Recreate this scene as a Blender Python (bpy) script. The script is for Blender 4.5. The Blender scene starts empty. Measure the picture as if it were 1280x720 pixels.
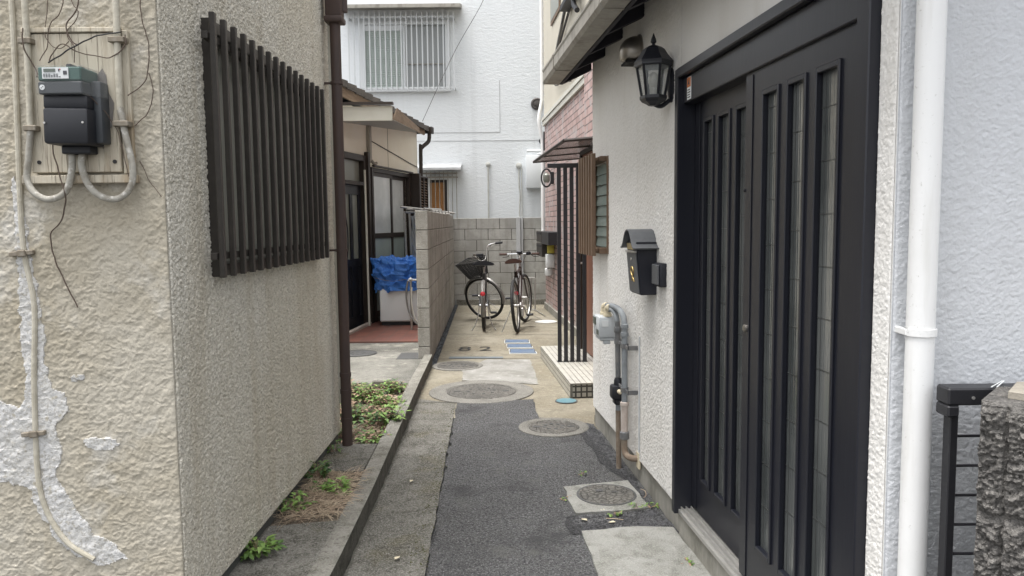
import bpy, bmesh, math, random
import numpy as np
from mathutils import Vector, Matrix, noise
R = math.radians
rnd = random.Random(7)
sc = bpy.context.scene
COL = sc.collection

# ------------------------------------------------------------ camera, light
cd = bpy.data.cameras.new('camera'); cam = bpy.data.objects.new('camera', cd); COL.objects.link(cam)
cd.sensor_width = 36.0; cd.lens = 36.0*950/1280; cd.clip_start = 0.02; cd.clip_end = 600
cam.matrix_world = Matrix.Translation((0, 0, 1.40)) @ Matrix.Rotation(R(90)-math.atan(82/950), 4, 'X') @ Matrix.Rotation(-R(0.62), 4, 'Z')
sc.camera = cam
SUN_EL, SUN_AZ = 77.0, 248.0          # azimuth of the sun, clockwise from +Y
w = bpy.data.worlds.new('World'); sc.world = w; w.use_nodes = True
nt = w.node_tree; bg = nt.nodes['Background']; bg.inputs[1].default_value = 0.15
sky = nt.nodes.new('ShaderNodeTexSky'); sky.sky_type = 'NISHITA'; sky.sun_disc = False
sky.sun_elevation = R(SUN_EL); sky.sun_rotation = R(SUN_AZ); sky.dust_density = 4; sky.air_density = 1.0; sky.ozone_density = 1.0
hs = nt.nodes.new('ShaderNodeHueSaturation'); hs.inputs['Saturation'].default_value = 0.15
nt.links.new(sky.outputs[0], hs.inputs['Color']); nt.links.new(hs.outputs[0], bg.inputs[0])
sl = bpy.data.lights.new('sun', 'SUN'); sl.energy = 1.3; sl.angle = R(28); sl.color = (1.0, 0.97, 0.93)
so = bpy.data.objects.new('sun', sl); COL.objects.link(so)
sdir = Vector((math.sin(R(SUN_AZ))*math.cos(R(SUN_EL)), math.cos(R(SUN_AZ))*math.cos(R(SUN_EL)), math.sin(R(SUN_EL))))
so.rotation_euler = sdir.to_track_quat('Z', 'Y').to_euler(); so.location = (0, 0, 20)
vs = sc.view_settings; vs.view_transform = 'Standard'; vs.look = 'None'; vs.gamma = 1; vs.exposure = 1.50
try: vs.use_curve_mapping = False
except Exception: pass

# ------------------------------------------------------------ materials
MATS = {}
def mat(name, col, rough=0.8, metal=0.0, mix=(), bumps=(), spec=0.5, stretch=(1, 1, 1), coat=0.0, alpha=1.0, trans=0.0, emis=None, brick=None, ior=1.45):
    m = bpy.data.materials.new(name); m.use_nodes = True; MATS[name] = m
    n = m.node_tree.nodes; l = m.node_tree.links; p = n['Principled BSDF']
    p.inputs['Roughness'].default_value = rough; p.inputs['Metallic'].default_value = metal
    p.inputs['Specular IOR Level'].default_value = spec; p.inputs['Coat Weight'].default_value = coat
    p.inputs['Alpha'].default_value = alpha; p.inputs['Transmission Weight'].default_value = trans; p.inputs['IOR'].default_value = ior
    tc = n.new('ShaderNodeTexCoord'); mp = n.new('ShaderNodeMapping'); mp.inputs['Scale'].default_value = stretch
    l.new(tc.outputs['Object'], mp.inputs['Vector'])
    mp0 = mp
    def tex(kind, scale, detail=4, dist=0.0, st=None):
        mp = mp0
        if st:
            mp = n.new('ShaderNodeMapping'); mp.inputs['Scale'].default_value = st; l.new(tc.outputs['Object'], mp.inputs['Vector'])
        if kind == 'voronoi' or kind == 'cells' or kind == 'crack':
            t = n.new('ShaderNodeTexVoronoi'); t.inputs['Scale'].default_value = scale
            if kind == 'cells': t.feature = 'SMOOTH_F1'; t.inputs['Smoothness'].default_value = 0.5
            if kind == 'crack': t.feature = 'DISTANCE_TO_EDGE'
            if dist:
                nn = n.new('ShaderNodeTexNoise'); nn.inputs['Scale'].default_value = scale*1.3; nn.inputs['Detail'].default_value = 2
                l.new(mp.outputs[0], nn.inputs['Vector'])
                ad = n.new('ShaderNodeVectorMath'); ad.operation = 'MULTIPLY_ADD'; ad.inputs[1].default_value = (dist/scale,)*3
                l.new(nn.outputs['Color'], ad.inputs[0]); l.new(mp.outputs[0], ad.inputs[2]); l.new(ad.outputs[0], t.inputs['Vector'])
            else: l.new(mp.outputs[0], t.inputs['Vector'])
            return t.outputs['Distance']
        if kind == 'wave':
            t = n.new('ShaderNodeTexWave'); t.inputs['Scale'].default_value = scale; t.inputs['Distortion'].default_value = dist
            t.bands_direction = 'X'; l.new(mp.outputs[0], t.inputs['Vector']); return t.outputs['Fac']
        t = n.new('ShaderNodeTexNoise'); t.inputs['Scale'].default_value = scale; t.inputs['Detail'].default_value = detail
        t.inputs['Roughness'].default_value = 0.6; t.inputs['Distortion'].default_value = dist
        l.new(mp.outputs[0], t.inputs['Vector']); return t.outputs['Fac']
    cur = None
    bh = None
    if brick:
        # dict: c1 c2 mortar w h ms offset axes depth
        sep = n.new('ShaderNodeSeparateXYZ'); cmb = n.new('ShaderNodeCombineXYZ'); l.new(tc.outputs['Object'], sep.inputs[0])
        a, b = brick.get('axes', 'XZ'); l.new(sep.outputs[a], cmb.inputs[0]); l.new(sep.outputs[b], cmb.inputs[1])
        t = n.new('ShaderNodeTexBrick'); l.new(cmb.outputs[0], t.inputs['Vector'])
        t.inputs['Color1'].default_value = (*brick['c1'], 1); t.inputs['Color2'].default_value = (*brick['c2'], 1); t.inputs['Mortar'].default_value = (*brick['mortar'], 1)
        t.inputs['Scale'].default_value = 1; t.inputs['Brick Width'].default_value = brick['w']; t.inputs['Row Height'].default_value = brick['h']
        t.inputs['Mortar Size'].default_value = brick['ms']; t.inputs['Mortar Smooth'].default_value = 0.1; t.offset = brick.get('offset', 0.5); t.inputs['Bias'].default_value = 0
        cur = t.outputs['Color']; bh = (t.outputs['Fac'], brick.get('depth', 0.004))
    for mm in mix:
        kind, scale, lo, hi, c2, fac = mm[:6]
        f = tex(kind, scale, 5, 0.0, mm[6] if len(mm) > 6 else None)
        mr = n.new('ShaderNodeMapRange'); mr.inputs[1].default_value = lo; mr.inputs[2].default_value = hi; mr.inputs[4].default_value = fac
        l.new(f, mr.inputs[0])
        mx = n.new('ShaderNodeMix'); mx.data_type = 'RGBA'; l.new(mr.outputs[0], mx.inputs[0])
        if cur is None: mx.inputs[6].default_value = (*col, 1)
        else: l.new(cur, mx.inputs[6])
        mx.inputs[7].default_value = (*c2, 1); cur = mx.outputs[2]
    if cur is None: p.inputs['Base Color'].default_value = (*col, 1)
    else: l.new(cur, p.inputs['Base Color'])
    last = None
    bl = list(bumps)
    if bh:
        b = n.new('ShaderNodeBump'); b.invert = True; b.inputs['Distance'].default_value = bh[1]; b.inputs['Strength'].default_value = 1; l.new(bh[0], b.inputs['Height']); last = b
    for bb in bl:
        kind, scale, strength, dist = bb[:4]; ds = bb[4] if len(bb) > 4 else 0.0
        f = tex(kind, scale, 4, ds)
        if len(bb) > 5:
            mr = n.new('ShaderNodeMapRange'); mr.inputs[1].default_value = bb[5]; mr.inputs[2].default_value = bb[6]; mr.interpolation_type = 'SMOOTHSTEP'; l.new(f, mr.inputs[0]); f = mr.outputs[0]
        b = n.new('ShaderNodeBump'); b.inputs['Strength'].default_value = strength; b.inputs['Distance'].default_value = dist
        l.new(f, b.inputs['Height'])
        if last: l.new(last.outputs[0], b.inputs['Normal'])
        last = b
    if last: l.new(last.outputs[0], p.inputs['Normal'])
    if emis: p.inputs['Emission Color'].default_value = (*emis[0], 1); p.inputs['Emission Strength'].default_value = emis[1]
    return m

# rough sprayed stucco, beige (side of the left house)
mat('spray_stucco', (0.76, 0.725, 0.64), 0.9, mix=[('noise', 1.1, .38, .62, (0.66, 0.61, 0.50), .8), ('noise', 120, .49, .58, (0.44, 0.405, 0.325), .65), ('noise', 170, .55, .64, (0.80, 0.78, 0.72), .6), ('noise', 7, .50, .68, (0.56, 0.505, 0.40), .6, (1, 1, .08))], bumps=[('noise', 130, .9, .007), ('noise', 330, .8, .003)])
# trowelled blob stucco (front of the left house), with pale weathered patches
mat('blob_stucco', (0.445, 0.412, 0.345), 0.85, mix=[('noise', 1.6, .42, .58, (0.35, 0.312, 0.24), .9), ('noise', 60, .4, .7, (0.38, 0.347, 0.28), .5), ('noise', 6, .52, .68, (0.335, 0.295, 0.22), .7, (1, 1, .08)), ('noise', 3, .56, .66, (0.51, 0.49, 0.445), .8), ('noise', 130, .57, .66, (0.26, 0.235, 0.185), .5)], bumps=[('noise', 160, .8, .002), ('noise', 300, .7, .0012)])
mat('white_stucco', (0.76, 0.745, 0.715), 0.85, mix=[('noise', 1.5, .4, .7, (0.66, 0.635, 0.59), .7), ('noise', 110, .45, .7, (0.68, 0.665, 0.635), .4), ('noise', 7, .54, .74, (0.58, 0.55, 0.50), .45, (1, 1, .06))], bumps=[('noise', 120, .6, .0015), ('noise', 300, .6, .001)])
mat('back_stucco', (0.74, 0.765, 0.78), 0.85, mix=[('noise', .8, .4, .75, (0.68, 0.71, 0.73), .6), ('noise', 4, .54, .74, (0.60, 0.62, 0.63), .5, (1, 1, .05))], bumps=[('noise', 16, .8, .010, .6), ('noise', 60, .8, .006)], stretch=(.6, 1, 1.6))
mat('street_stucco', (0.615, 0.63, 0.65), 0.85, mix=[('noise', 2, .4, .7, (0.55, 0.56, 0.58), .6), ('noise', 6, .54, .74, (0.50, 0.505, 0.51), .45, (1, 1, .06))], bumps=[('noise', 180, .8, .002), ('noise', 320, .6, .001)])
mat('foundation', (0.29, 0.28, 0.25), 0.85, mix=[('noise', 4, .4, .62, (0.16, 0.155, 0.13), .85), ('noise', 30, .45, .7, (0.36, 0.34, 0.30), .5)], bumps=[('noise', 90, .6, .004)], stretch=(1, 1, .5))
mat('dark_foundation', (0.10, 0.105, 0.10), 0.85, mix=[('noise', 4, .4, .65, (0.065, 0.07, 0.066), .8), ('noise', 30, .5, .7, (0.14, 0.14, 0.13), .5)], bumps=[('noise', 60, .5, .004)])
mat('black_metal', (0.017, 0.017, 0.02), 0.42, mix=[('noise', 12, .4, .7, (0.028, 0.028, 0.031), .5)])
mat('door_black', (0.011, 0.012, 0.018), 0.36, mix=[('noise', 6, .4, .7, (0.016, 0.017, 0.023), .6), ('noise', 9, .54, .7, (0.026, 0.026, 0.030), .35, (1, 1, .06))], bumps=[('noise', 60, .25, .001, 0.0)], stretch=(1, 1, .15))
mat('bronze_bar', (0.032, 0.028, 0.024), 0.45, mix=[('noise', 30, .45, .7, (0.048, 0.042, 0.036), .6)])
mat('brown_alu', (0.155, 0.10, 0.064), 0.5, mix=[('noise', 15, .4, .7, (0.20, 0.135, 0.09), .6)])
mat('dark_brown', (0.030, 0.022, 0.018), 0.5)
mat('downpipe_brown', (0.062, 0.040, 0.034), 0.6, mix=[('noise', 14, .42, .7, (0.045, 0.033, 0.03), .8)], bumps=[('noise', 60, .2, .002)], stretch=(1, 1, .25))
mat('pipe_white', (0.78, 0.78, 0.77), 0.38, mix=[('noise', 6, .5, .8, (0.70, 0.70, 0.68), .6), ('noise', 18, .55, .72, (0.58, 0.57, 0.53), .5, (1, 1, .08)), ('noise', 90, .64, .72, (0.40, 0.39, 0.35), .5)], bumps=[('noise', 12, .3, .002)])
mat('grille_pale', (0.56, 0.58, 0.59), 0.5)
mat('white_metal', (0.70, 0.72, 0.73), 0.45)
mat('door_glass', (0.072, 0.078, 0.077), 0.07, spec=1.0, mix=[('noise', 2, .42, .6, (0.13, 0.135, 0.132), .8, (1, 1, .5)), ('noise', 5, .5, .62, (0.035, 0.04, 0.04), .6, (1, 1, .4))], bumps=[('wave', 22, .2, .001, .3), ('noise', 9, .35, .003)])
mat('lead_line', (0.05, 0.052, 0.05), 0.4)
mat('dim_glass', (0.22, 0.23, 0.20), 0.3, spec=.6)
mat('frost_glass', (0.58, 0.62, 0.62), 0.22, spec=.8, mix=[('noise', 2.2, .45, .62, (0.72, 0.75, 0.75), .8)])
mat('frost_glass_low', (0.40, 0.47, 0.455), 0.3, spec=.6, mix=[('noise', 3, .4, .65, (0.33, 0.40, 0.385), .8)])
mat('blind_glass', (0.47, 0.50, 0.49), 0.3, spec=.6, mix=[('wave', 1.0, .5, 1, (0.40, 0.43, 0.42), .0)])
mat('blind', (0.42, 0.475, 0.445), 0.6)
mat('grey_glass', (0.30, 0.315, 0.315), 0.3, spec=.6)
mat('louvre_glass', (0.42, 0.52, 0.48), 0.25, spec=.8, mix=[('noise', 8, .4, .65, (0.50, 0.58, 0.55), .8)])
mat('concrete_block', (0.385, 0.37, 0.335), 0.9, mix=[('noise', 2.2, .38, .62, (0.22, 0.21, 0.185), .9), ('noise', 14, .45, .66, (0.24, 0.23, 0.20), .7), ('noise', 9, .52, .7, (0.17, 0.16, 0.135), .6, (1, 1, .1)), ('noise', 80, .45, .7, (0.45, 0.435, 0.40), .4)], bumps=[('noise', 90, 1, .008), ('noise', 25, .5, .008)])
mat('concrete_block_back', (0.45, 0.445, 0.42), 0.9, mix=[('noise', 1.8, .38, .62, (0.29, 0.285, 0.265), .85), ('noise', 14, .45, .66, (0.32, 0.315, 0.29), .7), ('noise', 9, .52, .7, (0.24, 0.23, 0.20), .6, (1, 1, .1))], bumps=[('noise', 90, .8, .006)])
mat('mortar', (0.13, 0.125, 0.11), 0.95, bumps=[('noise', 90, .6, .004)])
mat('tan_concrete', (0.235, 0.215, 0.168), 0.85, mix=[('noise', 1.1, .42, .58, (0.165, 0.143, 0.10), .95), ('noise', 6, .45, .62, (0.145, 0.13, 0.095), .8), ('noise', 25, .52, .68, (0.31, 0.285, 0.225), .6), ('noise', 120, .45, .66, (0.28, 0.255, 0.20), .6)], bumps=[('noise', 120, .8, .005)])
mat('pale_concrete', (0.27, 0.264, 0.245), 0.85, mix=[('noise', 3.5, .42, .60, (0.18, 0.175, 0.155), .85), ('noise', 60, .5, .66, (0.19, 0.185, 0.17), .7), ('noise', 12, .55, .68, (0.38, 0.375, 0.35), .6)], bumps=[('noise', 100, .8, .006)])
mat('slab_concrete', (0.28, 0.278, 0.258), 0.85, mix=[('noise', 3.5, .42, .60, (0.17, 0.17, 0.15), .85), ('noise', 18, .50, .66, (0.12, 0.12, 0.105), .7), ('noise', 160, .48, .64, (0.37, 0.365, 0.335), .6)], bumps=[('noise', 150, .9, .005), ('voronoi', 60, .4, .004)])
mat('post_grey', (0.50, 0.51, 0.52), 0.8, mix=[('noise', 8, .42, .66, (0.38, 0.385, 0.385), .7, (1, 1, .2))], bumps=[('noise', 90, .5, .003)])
mat('old_concrete', (0.165, 0.158, 0.138), 0.9, mix=[('noise', 1.6, .42, .58, (0.085, 0.081, 0.067), .95), ('noise', 3.1, .54, .62, (0.085, 0.075, 0.042), .8), ('noise', 9, .48, .62, (0.06, 0.056, 0.042), .8), ('noise', 150, .47, .59, (0.33, 0.32, 0.29), .6), ('noise', 60, .55, .66, (0.045, 0.043, 0.036), .7)], bumps=[('noise', 120, 1, .009), ('voronoi', 90, .6, .006), ('noise', 14, .5, .015)])
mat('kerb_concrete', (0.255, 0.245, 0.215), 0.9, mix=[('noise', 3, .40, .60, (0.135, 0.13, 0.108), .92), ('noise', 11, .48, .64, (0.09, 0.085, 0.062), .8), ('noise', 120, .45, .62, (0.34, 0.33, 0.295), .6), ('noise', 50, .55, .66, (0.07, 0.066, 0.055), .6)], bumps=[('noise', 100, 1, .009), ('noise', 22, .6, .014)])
mat('kerb_grime_shade', (0.105, 0.10, 0.085), 0.95, mix=[('noise', 14, .45, .62, (0.045, 0.046, 0.034), .85), ('noise', 60, .5, .66, (0.17, 0.165, 0.14), .6)], bumps=[('noise', 60, 1, .01)])  # grime, with the shade along the kerb painted into the colour
mat('yard_concrete', (0.20, 0.195, 0.172), 0.9, mix=[('noise', 1.9, .42, .58, (0.085, 0.083, 0.072), .92), ('noise', 4, .54, .64, (0.34, 0.325, 0.28), .8), ('noise', 30, .48, .64, (0.09, 0.087, 0.074), .6), ('noise', 120, .48, .62, (0.30, 0.29, 0.26), .6)], bumps=[('noise', 100, 1, .008)])
mat('asphalt', (0.088, 0.087, 0.086), 0.88, mix=[('noise', .9, .40, .60, (0.118, 0.118, 0.12), .95), ('noise', 230, .52, .62, (0.34, 0.34, 0.34), .8), ('noise', 90, .48, .62, (0.03, 0.03, 0.032), .85), ('noise', 5, .56, .68, (0.14, 0.138, 0.13), .6), ('noise', 2.4, .56, .66, (0.055, 0.055, 0.056), .7)], bumps=[('voronoi', 110, 1, .012), ('noise', 220, 1, .007)])
mat('asphalt_dark', (0.05, 0.05, 0.053), 0.9, mix=[('noise', 200, .52, .62, (0.22, 0.22, 0.22), .7), ('noise', 70, .48, .62, (0.02, 0.02, 0.021), .85)], bumps=[('voronoi', 80, 1, .018), ('noise', 180, 1, .008)])
mat('iron_lid', (0.12, 0.115, 0.105), 0.7, metal=.15, mix=[('noise', 6, .4, .64, (0.185, 0.175, 0.155), .8), ('crack', 42, .0, .10, (0.035, 0.033, 0.03), -.0), ('noise', 60, .5, .7, (0.07, 0.068, 0.06), .7)], bumps=[('crack', 34, 1, .012, 0.0, 0.0, 0.12), ('noise', 80, .5, .004)])
mat('ring_concrete', (0.17, 0.163, 0.145), 0.9, mix=[('noise', 6, .4, .62, (0.10, 0.096, 0.083), .85), ('noise', 120, .45, .62, (0.28, 0.27, 0.245), .65)], bumps=[('noise', 110, 1, .008)])
mat('dark_iron', (0.09, 0.09, 0.09), 0.7, metal=.2, bumps=[('voronoi', 70, .8, .004)])
mat('blue_lid', (0.085, 0.13, 0.205), 0.6, mix=[('noise', 14, .42, .66, (0.15, 0.185, 0.23), .85), ('noise', 60, .5, .7, (0.06, 0.085, 0.13), .6)], bumps=[('voronoi', 60, .6, .003)])
mat('grey_blue_strip', (0.12, 0.145, 0.16), 0.7, mix=[('noise', 12, .42, .68, (0.17, 0.185, 0.19), .8)])
mat('teal_lid', (0.09, 0.19, 0.22), 0.5, mix=[('noise', 20, .42, .68, (0.15, 0.24, 0.26), .7)])
mat('white_lid', (0.62, 0.62, 0.60), 0.6)
mat('joint_dark', (0.10, 0.092, 0.075), 0.95)
mat('soil', (0.15, 0.125, 0.095), 0.95, mix=[('noise', 20, .42, .68, (0.23, 0.19, 0.145), .8), ('noise', 60, .5, .66, (0.06, 0.05, 0.038), .7)], bumps=[('noise', 40, 1, .02), ('noise', 150, 1, .006)])
mat('dark_gravel', (0.05, 0.055, 0.06), 0.85, mix=[('noise', 60, .45, .62, (0.12, 0.13, 0.14), .9)], bumps=[('voronoi', 60, 1, .014)])
mat('stone_chip', (0.09, 0.09, 0.095), 0.85, mix=[('noise', 12, .45, .7, (0.17, 0.17, 0.17), .8)])
mat('red_tile', (0.2, 0.1, 0.08), 0.6, brick=dict(c1=(0.21, 0.085, 0.062), c2=(0.155, 0.066, 0.052), mortar=(0.13, 0.09, 0.075), w=.15, h=.15, ms=.004, offset=0, axes='XY', depth=.002), mix=[('noise', 8, .5, .7, (0.12, 0.06, 0.05), .5)])
mat('red_tile_edge', (0.12, 0.052, 0.042), 0.6, mix=[('noise', 10, .4, .7, (0.08, 0.04, 0.034), .7)])
mat('white_tile_top', (.6, .6, .55), 0.5, brick=dict(c1=(0.50, 0.49, 0.45), c2=(0.42, 0.41, 0.375), mortar=(0.17, 0.16, 0.135), w=.045, h=.045, ms=.0045, offset=0, axes='XY', depth=.003), mix=[('noise', 5, .45, .7, (0.48, 0.46, 0.39), .5)])
mat('dark_tile_side', (.3, .3, .3), 0.5, brick=dict(c1=(0.34, 0.325, 0.28), c2=(0.25, 0.24, 0.21), mortar=(0.045, 0.042, 0.036), w=.045, h=.045, ms=.007, offset=0, axes='YZ', depth=.003))
mat('dark_tile_long', (.3, .3, .3), 0.5, brick=dict(c1=(0.52, 0.50, 0.44), c2=(0.42, 0.40, 0.34), mortar=(0.14, 0.13, 0.11), w=.045, h=.045, ms=.005, offset=0, axes='XZ', depth=.003))
mat('brick_tiles', (.4, .2, .2), 0.75, brick=dict(c1=(0.50, 0.36, 0.335), c2=(0.36, 0.245, 0.225), mortar=(0.12, 0.105, 0.10), w=.235, h=.078, ms=.007, offset=.5, axes='XZ', depth=.006), mix=[('noise', 4.3, .50, .60, (0.40, 0.375, 0.37), .8), ('noise', 40, .45, .7, (0.42, 0.31, 0.29), .4)], bumps=[('noise', 60, .4, .004)])
mat('cream_siding', (0.60, 0.56, 0.47), 0.7, stretch=(1, 1, 1), mix=[('noise', 1.5, .4, .7, (0.53, 0.49, 0.40), .6)])
mat('cream_board', (0.82, 0.785, 0.68), 0.75, mix=[('noise', 1.6, .42, .7, (0.75, 0.69, 0.56), .7), ('noise', 30, .5, .75, (0.74, 0.69, 0.59), .4)], bumps=[('noise', 200, .3, .002)])
mat('beige_wood', (0.31, 0.235, 0.17), 0.85, mix=[('noise', 9, .42, .66, (0.19, 0.135, 0.095), .85)], stretch=(.3, .3, 3), bumps=[('noise', 30, .5, .004)])
mat('meter_board', (0.50, 0.455, 0.365), 0.8, mix=[('noise', 14, .45, .62, (0.40, 0.35, 0.27), .75, (2.5, 1, .25)), ('noise', 40, .56, .62, (0.17, 0.145, 0.11), .8, (3, 1, .12)), ('noise', 5, .55, .66, (0.25, 0.17, 0.09), .6, (2, 1, .5))], stretch=(2.5, 1, .25), bumps=[('noise', 30, .9, .006)])
mat('bare_wood', (0.21, 0.195, 0.18), 0.9, mix=[('noise', 20, .4, .7, (0.14, 0.13, 0.12), .8)], stretch=(3, 1, .3), bumps=[('noise', 30, .9, .006)])
mat('soffit_grey', (0.40, 0.40, 0.385), 0.6, mix=[('noise', 1.5, .42, .7, (0.28, 0.28, 0.27), .8)])
mat('fascia_cream', (0.58, 0.57, 0.51), 0.6, mix=[('noise', 3, .42, .7, (0.48, 0.46, 0.39), .6)])
mat('roof_tile', (0.085, 0.078, 0.072), 0.75, mix=[('noise', 9, .42, .68, (0.15, 0.135, 0.12), .8)], bumps=[('noise', 50, .5, .004)])
mat('gutter_grey', (0.34, 0.32, 0.28), 0.6, mix=[('noise', 16, .45, .66, (0.15, 0.135, 0.11), .85), ('noise', 4, .42, .68, (0.40, 0.38, 0.34), .6)], stretch=(1, 1, .35), bumps=[('noise', 50, .3, .002)])
mat('gutter_bottom', (0.50, 0.48, 0.44), 0.6, mix=[('noise', 26, .52, .66, (0.13, 0.12, 0.10), .9)], stretch=(1.6, .35, .35))
mat('dark_wood', (0.018, 0.018, 0.026), 0.75, mix=[('noise', 12, .4, .7, (0.03, 0.028, 0.034), .6)], stretch=(.3, 1, 1))
mat('steel', (0.50, 0.49, 0.47), 0.4, metal=.7, mix=[('noise', 20, .4, .7, (0.38, 0.37, 0.35), .5)])
mat('hood_steel', (0.36, 0.335, 0.30), 0.38, metal=.85)
mat('vent_dark', (0.10, 0.09, 0.085), 0.5, metal=.4)
mat('chrome', (0.62, 0.62, 0.62), 0.22, metal=1.0)
mat('rubber', (0.018, 0.018, 0.018), 0.7)
mat('black_plastic', (0.012, 0.013, 0.017), 0.5, bumps=[('noise', 400, .2, .0006)])
mat('grey_plastic', (0.045, 0.05, 0.056), 0.45)
mat('clear_plastic', (0.25, 0.26, 0.26), 0.08, alpha=0.12, spec=.8)
mat('meter_green', (0.045, 0.10, 0.085), 0.5)
mat('label_white', (0.72, 0.74, 0.74), 0.6)
mat('label_ink', (0.05, 0.05, 0.06), 0.7)
mat('lcd', (0.10, 0.12, 0.10), 0.3)
mat('red_mark', (0.45, 0.05, 0.04), 0.5)
mat('conduit', (0.33, 0.315, 0.275), 0.75, mix=[('noise', 22, .45, .62, (0.22, 0.20, 0.165), .8), ('noise', 60, .55, .7, (0.58, 0.56, 0.52), .8)], bumps=[('noise', 80, .5, .003)])
mat('pipe_pale', (0.52, 0.52, 0.49), 0.7, mix=[('noise', 9, .45, .66, (0.38, 0.37, 0.33), .6)])
mat('conduit_painted', (0.46, 0.43, 0.355), 0.8, mix=[('noise', 20, .42, .66, (0.36, 0.33, 0.26), .8)], bumps=[('noise', 60, .7, .004)])
mat('cable_black', (0.022, 0.02, 0.02), 0.6)
mat('cable_grey', (0.17, 0.165, 0.16), 0.6)
mat('cable_brown', (0.10, 0.075, 0.06), 0.7)
mat('vine', (0.085, 0.062, 0.048), 0.85)
mat('pale_patch', (0.56, 0.555, 0.545), 0.9, mix=[('noise', 10, .42, .62, (0.45, 0.44, 0.41), .7), ('noise', 130, .52, .62, (0.34, 0.32, 0.28), .7), ('noise', 40, .60, .68, (0.38, 0.345, 0.27), .8)], bumps=[('noise', 110, 1, .004), ('noise', 260, .8, .002)])
mat('mailbox_grey', (0.095, 0.10, 0.108), 0.48, mix=[('noise', 30, .45, .7, (0.12, 0.125, 0.13), .6)], bumps=[('noise', 200, .2, .001)])
mat('mailbox_side', (0.014, 0.015, 0.022), 0.5)
mat('brass', (0.50, 0.36, 0.15), 0.4, metal=.9)
mat('plate_tan', (0.30, 0.235, 0.12), 0.6)
mat('lamp_black', (0.012, 0.013, 0.018), 0.4)
mat('lamp_glass', (0.40, 0.43, 0.43), 0.12, alpha=.35, spec=.9)
mat('bulb', (0.70, 0.68, 0.60), 0.2, alpha=.8)
mat('gas_grey', (0.52, 0.545, 0.56), 0.5, mix=[('noise', 12, .45, .7, (0.44, 0.46, 0.47), .5)])
mat('elbow_beige', (0.62, 0.55, 0.40), 0.6, mix=[('noise', 30, .45, .7, (0.50, 0.43, 0.30), .5)])
mat('pipe_grey', (0.24, 0.26, 0.275), 0.6, mix=[('noise', 20, .42, .68, (0.17, 0.18, 0.19), .8)])
mat('pipe_dark', (0.12, 0.125, 0.13), 0.6, mix=[('noise', 24, .42, .68, (0.20, 0.19, 0.18), .8)])
mat('pipe_rust', (0.20, 0.15, 0.11), 0.8, mix=[('noise', 20, .42, .68, (0.29, 0.25, 0.20), .8)])
mat('pipe_pinkish', (0.50, 0.44, 0.40), 0.7, mix=[('noise', 20, .42, .68, (0.36, 0.28, 0.23), .7)])
mat('brown_door', (0.22, 0.10, 0.065), 0.5, mix=[('noise', 8, .42, .68, (0.17, 0.075, 0.05), .7)], stretch=(3, 3, .3))
mat('smoke_plastic', (0.16, 0.135, 0.115), 0.22, alpha=.72, spec=.6, mix=[('noise', 4, .4, .7, (0.10, 0.085, 0.075), .6)])
mat('tarp', (0.055, 0.20, 0.60), 0.45, mix=[('noise', 5, .42, .66, (0.035, 0.155, 0.55), .7), ('noise', 30, .55, .75, (0.18, 0.38, 0.80), .5)], bumps=[('noise', 22, .8, .015), ('noise', 60, .5, .006)])
mat('appliance', (0.82, 0.86, 0.88), 0.4, mix=[('noise', 4, .4, .7, (0.78, 0.82, 0.84), .5)])
mat('clear_sheet', (0.50, 0.53, 0.55), 0.3, alpha=.62, spec=.8, bumps=[('noise', 14, .7, .01)])
mat('yellow_plastic', (0.70, 0.62, 0.12), 0.5)
mat('bamboo_orange', (0.36, 0.17, 0.055), 0.6, bumps=[('wave', 7, .6, .005)], mix=[('noise', 7, .4, .7, (0.28, 0.12, 0.04), .6)])
mat('reflector_red', (0.42, 0.02, 0.03), 0.25, coat=.5)
mat('saddle_brown', (0.055, 0.026, 0.018), 0.55)
mat('frame_brown', (0.030, 0.018, 0.015), 0.35)
mat('city_frame', (0.10, 0.105, 0.11), 0.35, metal=.5)
mat('basket_black', (0.015, 0.015, 0.015), 0.5)
mat('leaf_green', (0.072, 0.145, 0.032), 0.55, mix=[('noise', 9, .4, .66, (0.13, 0.215, 0.05), .9)])
mat('leaf_bright', (0.15, 0.27, 0.055), 0.5, mix=[('noise', 9, .4, .66, (0.23, 0.34, 0.09), .9)])
mat('leaf_dark', (0.04, 0.09, 0.03), 0.5, mix=[('noise', 9, .4, .66, (0.065, 0.12, 0.035), .9)])
mat('leaf_brown', (0.25, 0.165, 0.11), 0.8, mix=[('noise', 9, .4, .66, (0.34, 0.235, 0.165), .9)])
mat('dry_straw', (0.46, 0.38, 0.275), 0.85, mix=[('noise', 9, .4, .66, (0.30, 0.21, 0.15), .8)])
mat('split_stone', (0.135, 0.128, 0.12), 0.95, mix=[('noise', 28, .42, .62, (0.235, 0.222, 0.205), .9), ('noise', 130, .46, .62, (0.055, 0.052, 0.048), .8), ('noise', 90, .60, .7, (0.36, 0.34, 0.315), .7)], bumps=[('noise', 60, .8, .012), ('noise', 180, 1, .008)])
mat('cap_stone', (0.33, 0.30, 0.25), 0.85, mix=[('noise', 60, .45, .66, (0.22, 0.20, 0.17), .8)], bumps=[('noise', 130, .6, .004)])
mat('sticker_orange', (0.50, 0.16, 0.05), 0.6)
mat('paint_dark', (0.03, 0.03, 0.03), 0.8, mix=[('noise', 40, .60, .78, (0.12, 0.11, 0.085), .7)])
mat('moss', (0.07, 0.075, 0.03), .95, mix=[('noise', 60, .4, .66, (0.13, 0.12, 0.06), .9)], bumps=[('noise', 90, 1, .008)])
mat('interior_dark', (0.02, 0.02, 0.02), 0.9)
mat('cable_clip', (0.20, 0.17, 0.13), 0.6, metal=.3, mix=[('noise', 40, .45, .7, (0.30, 0.28, 0.24), .8)])

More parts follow.
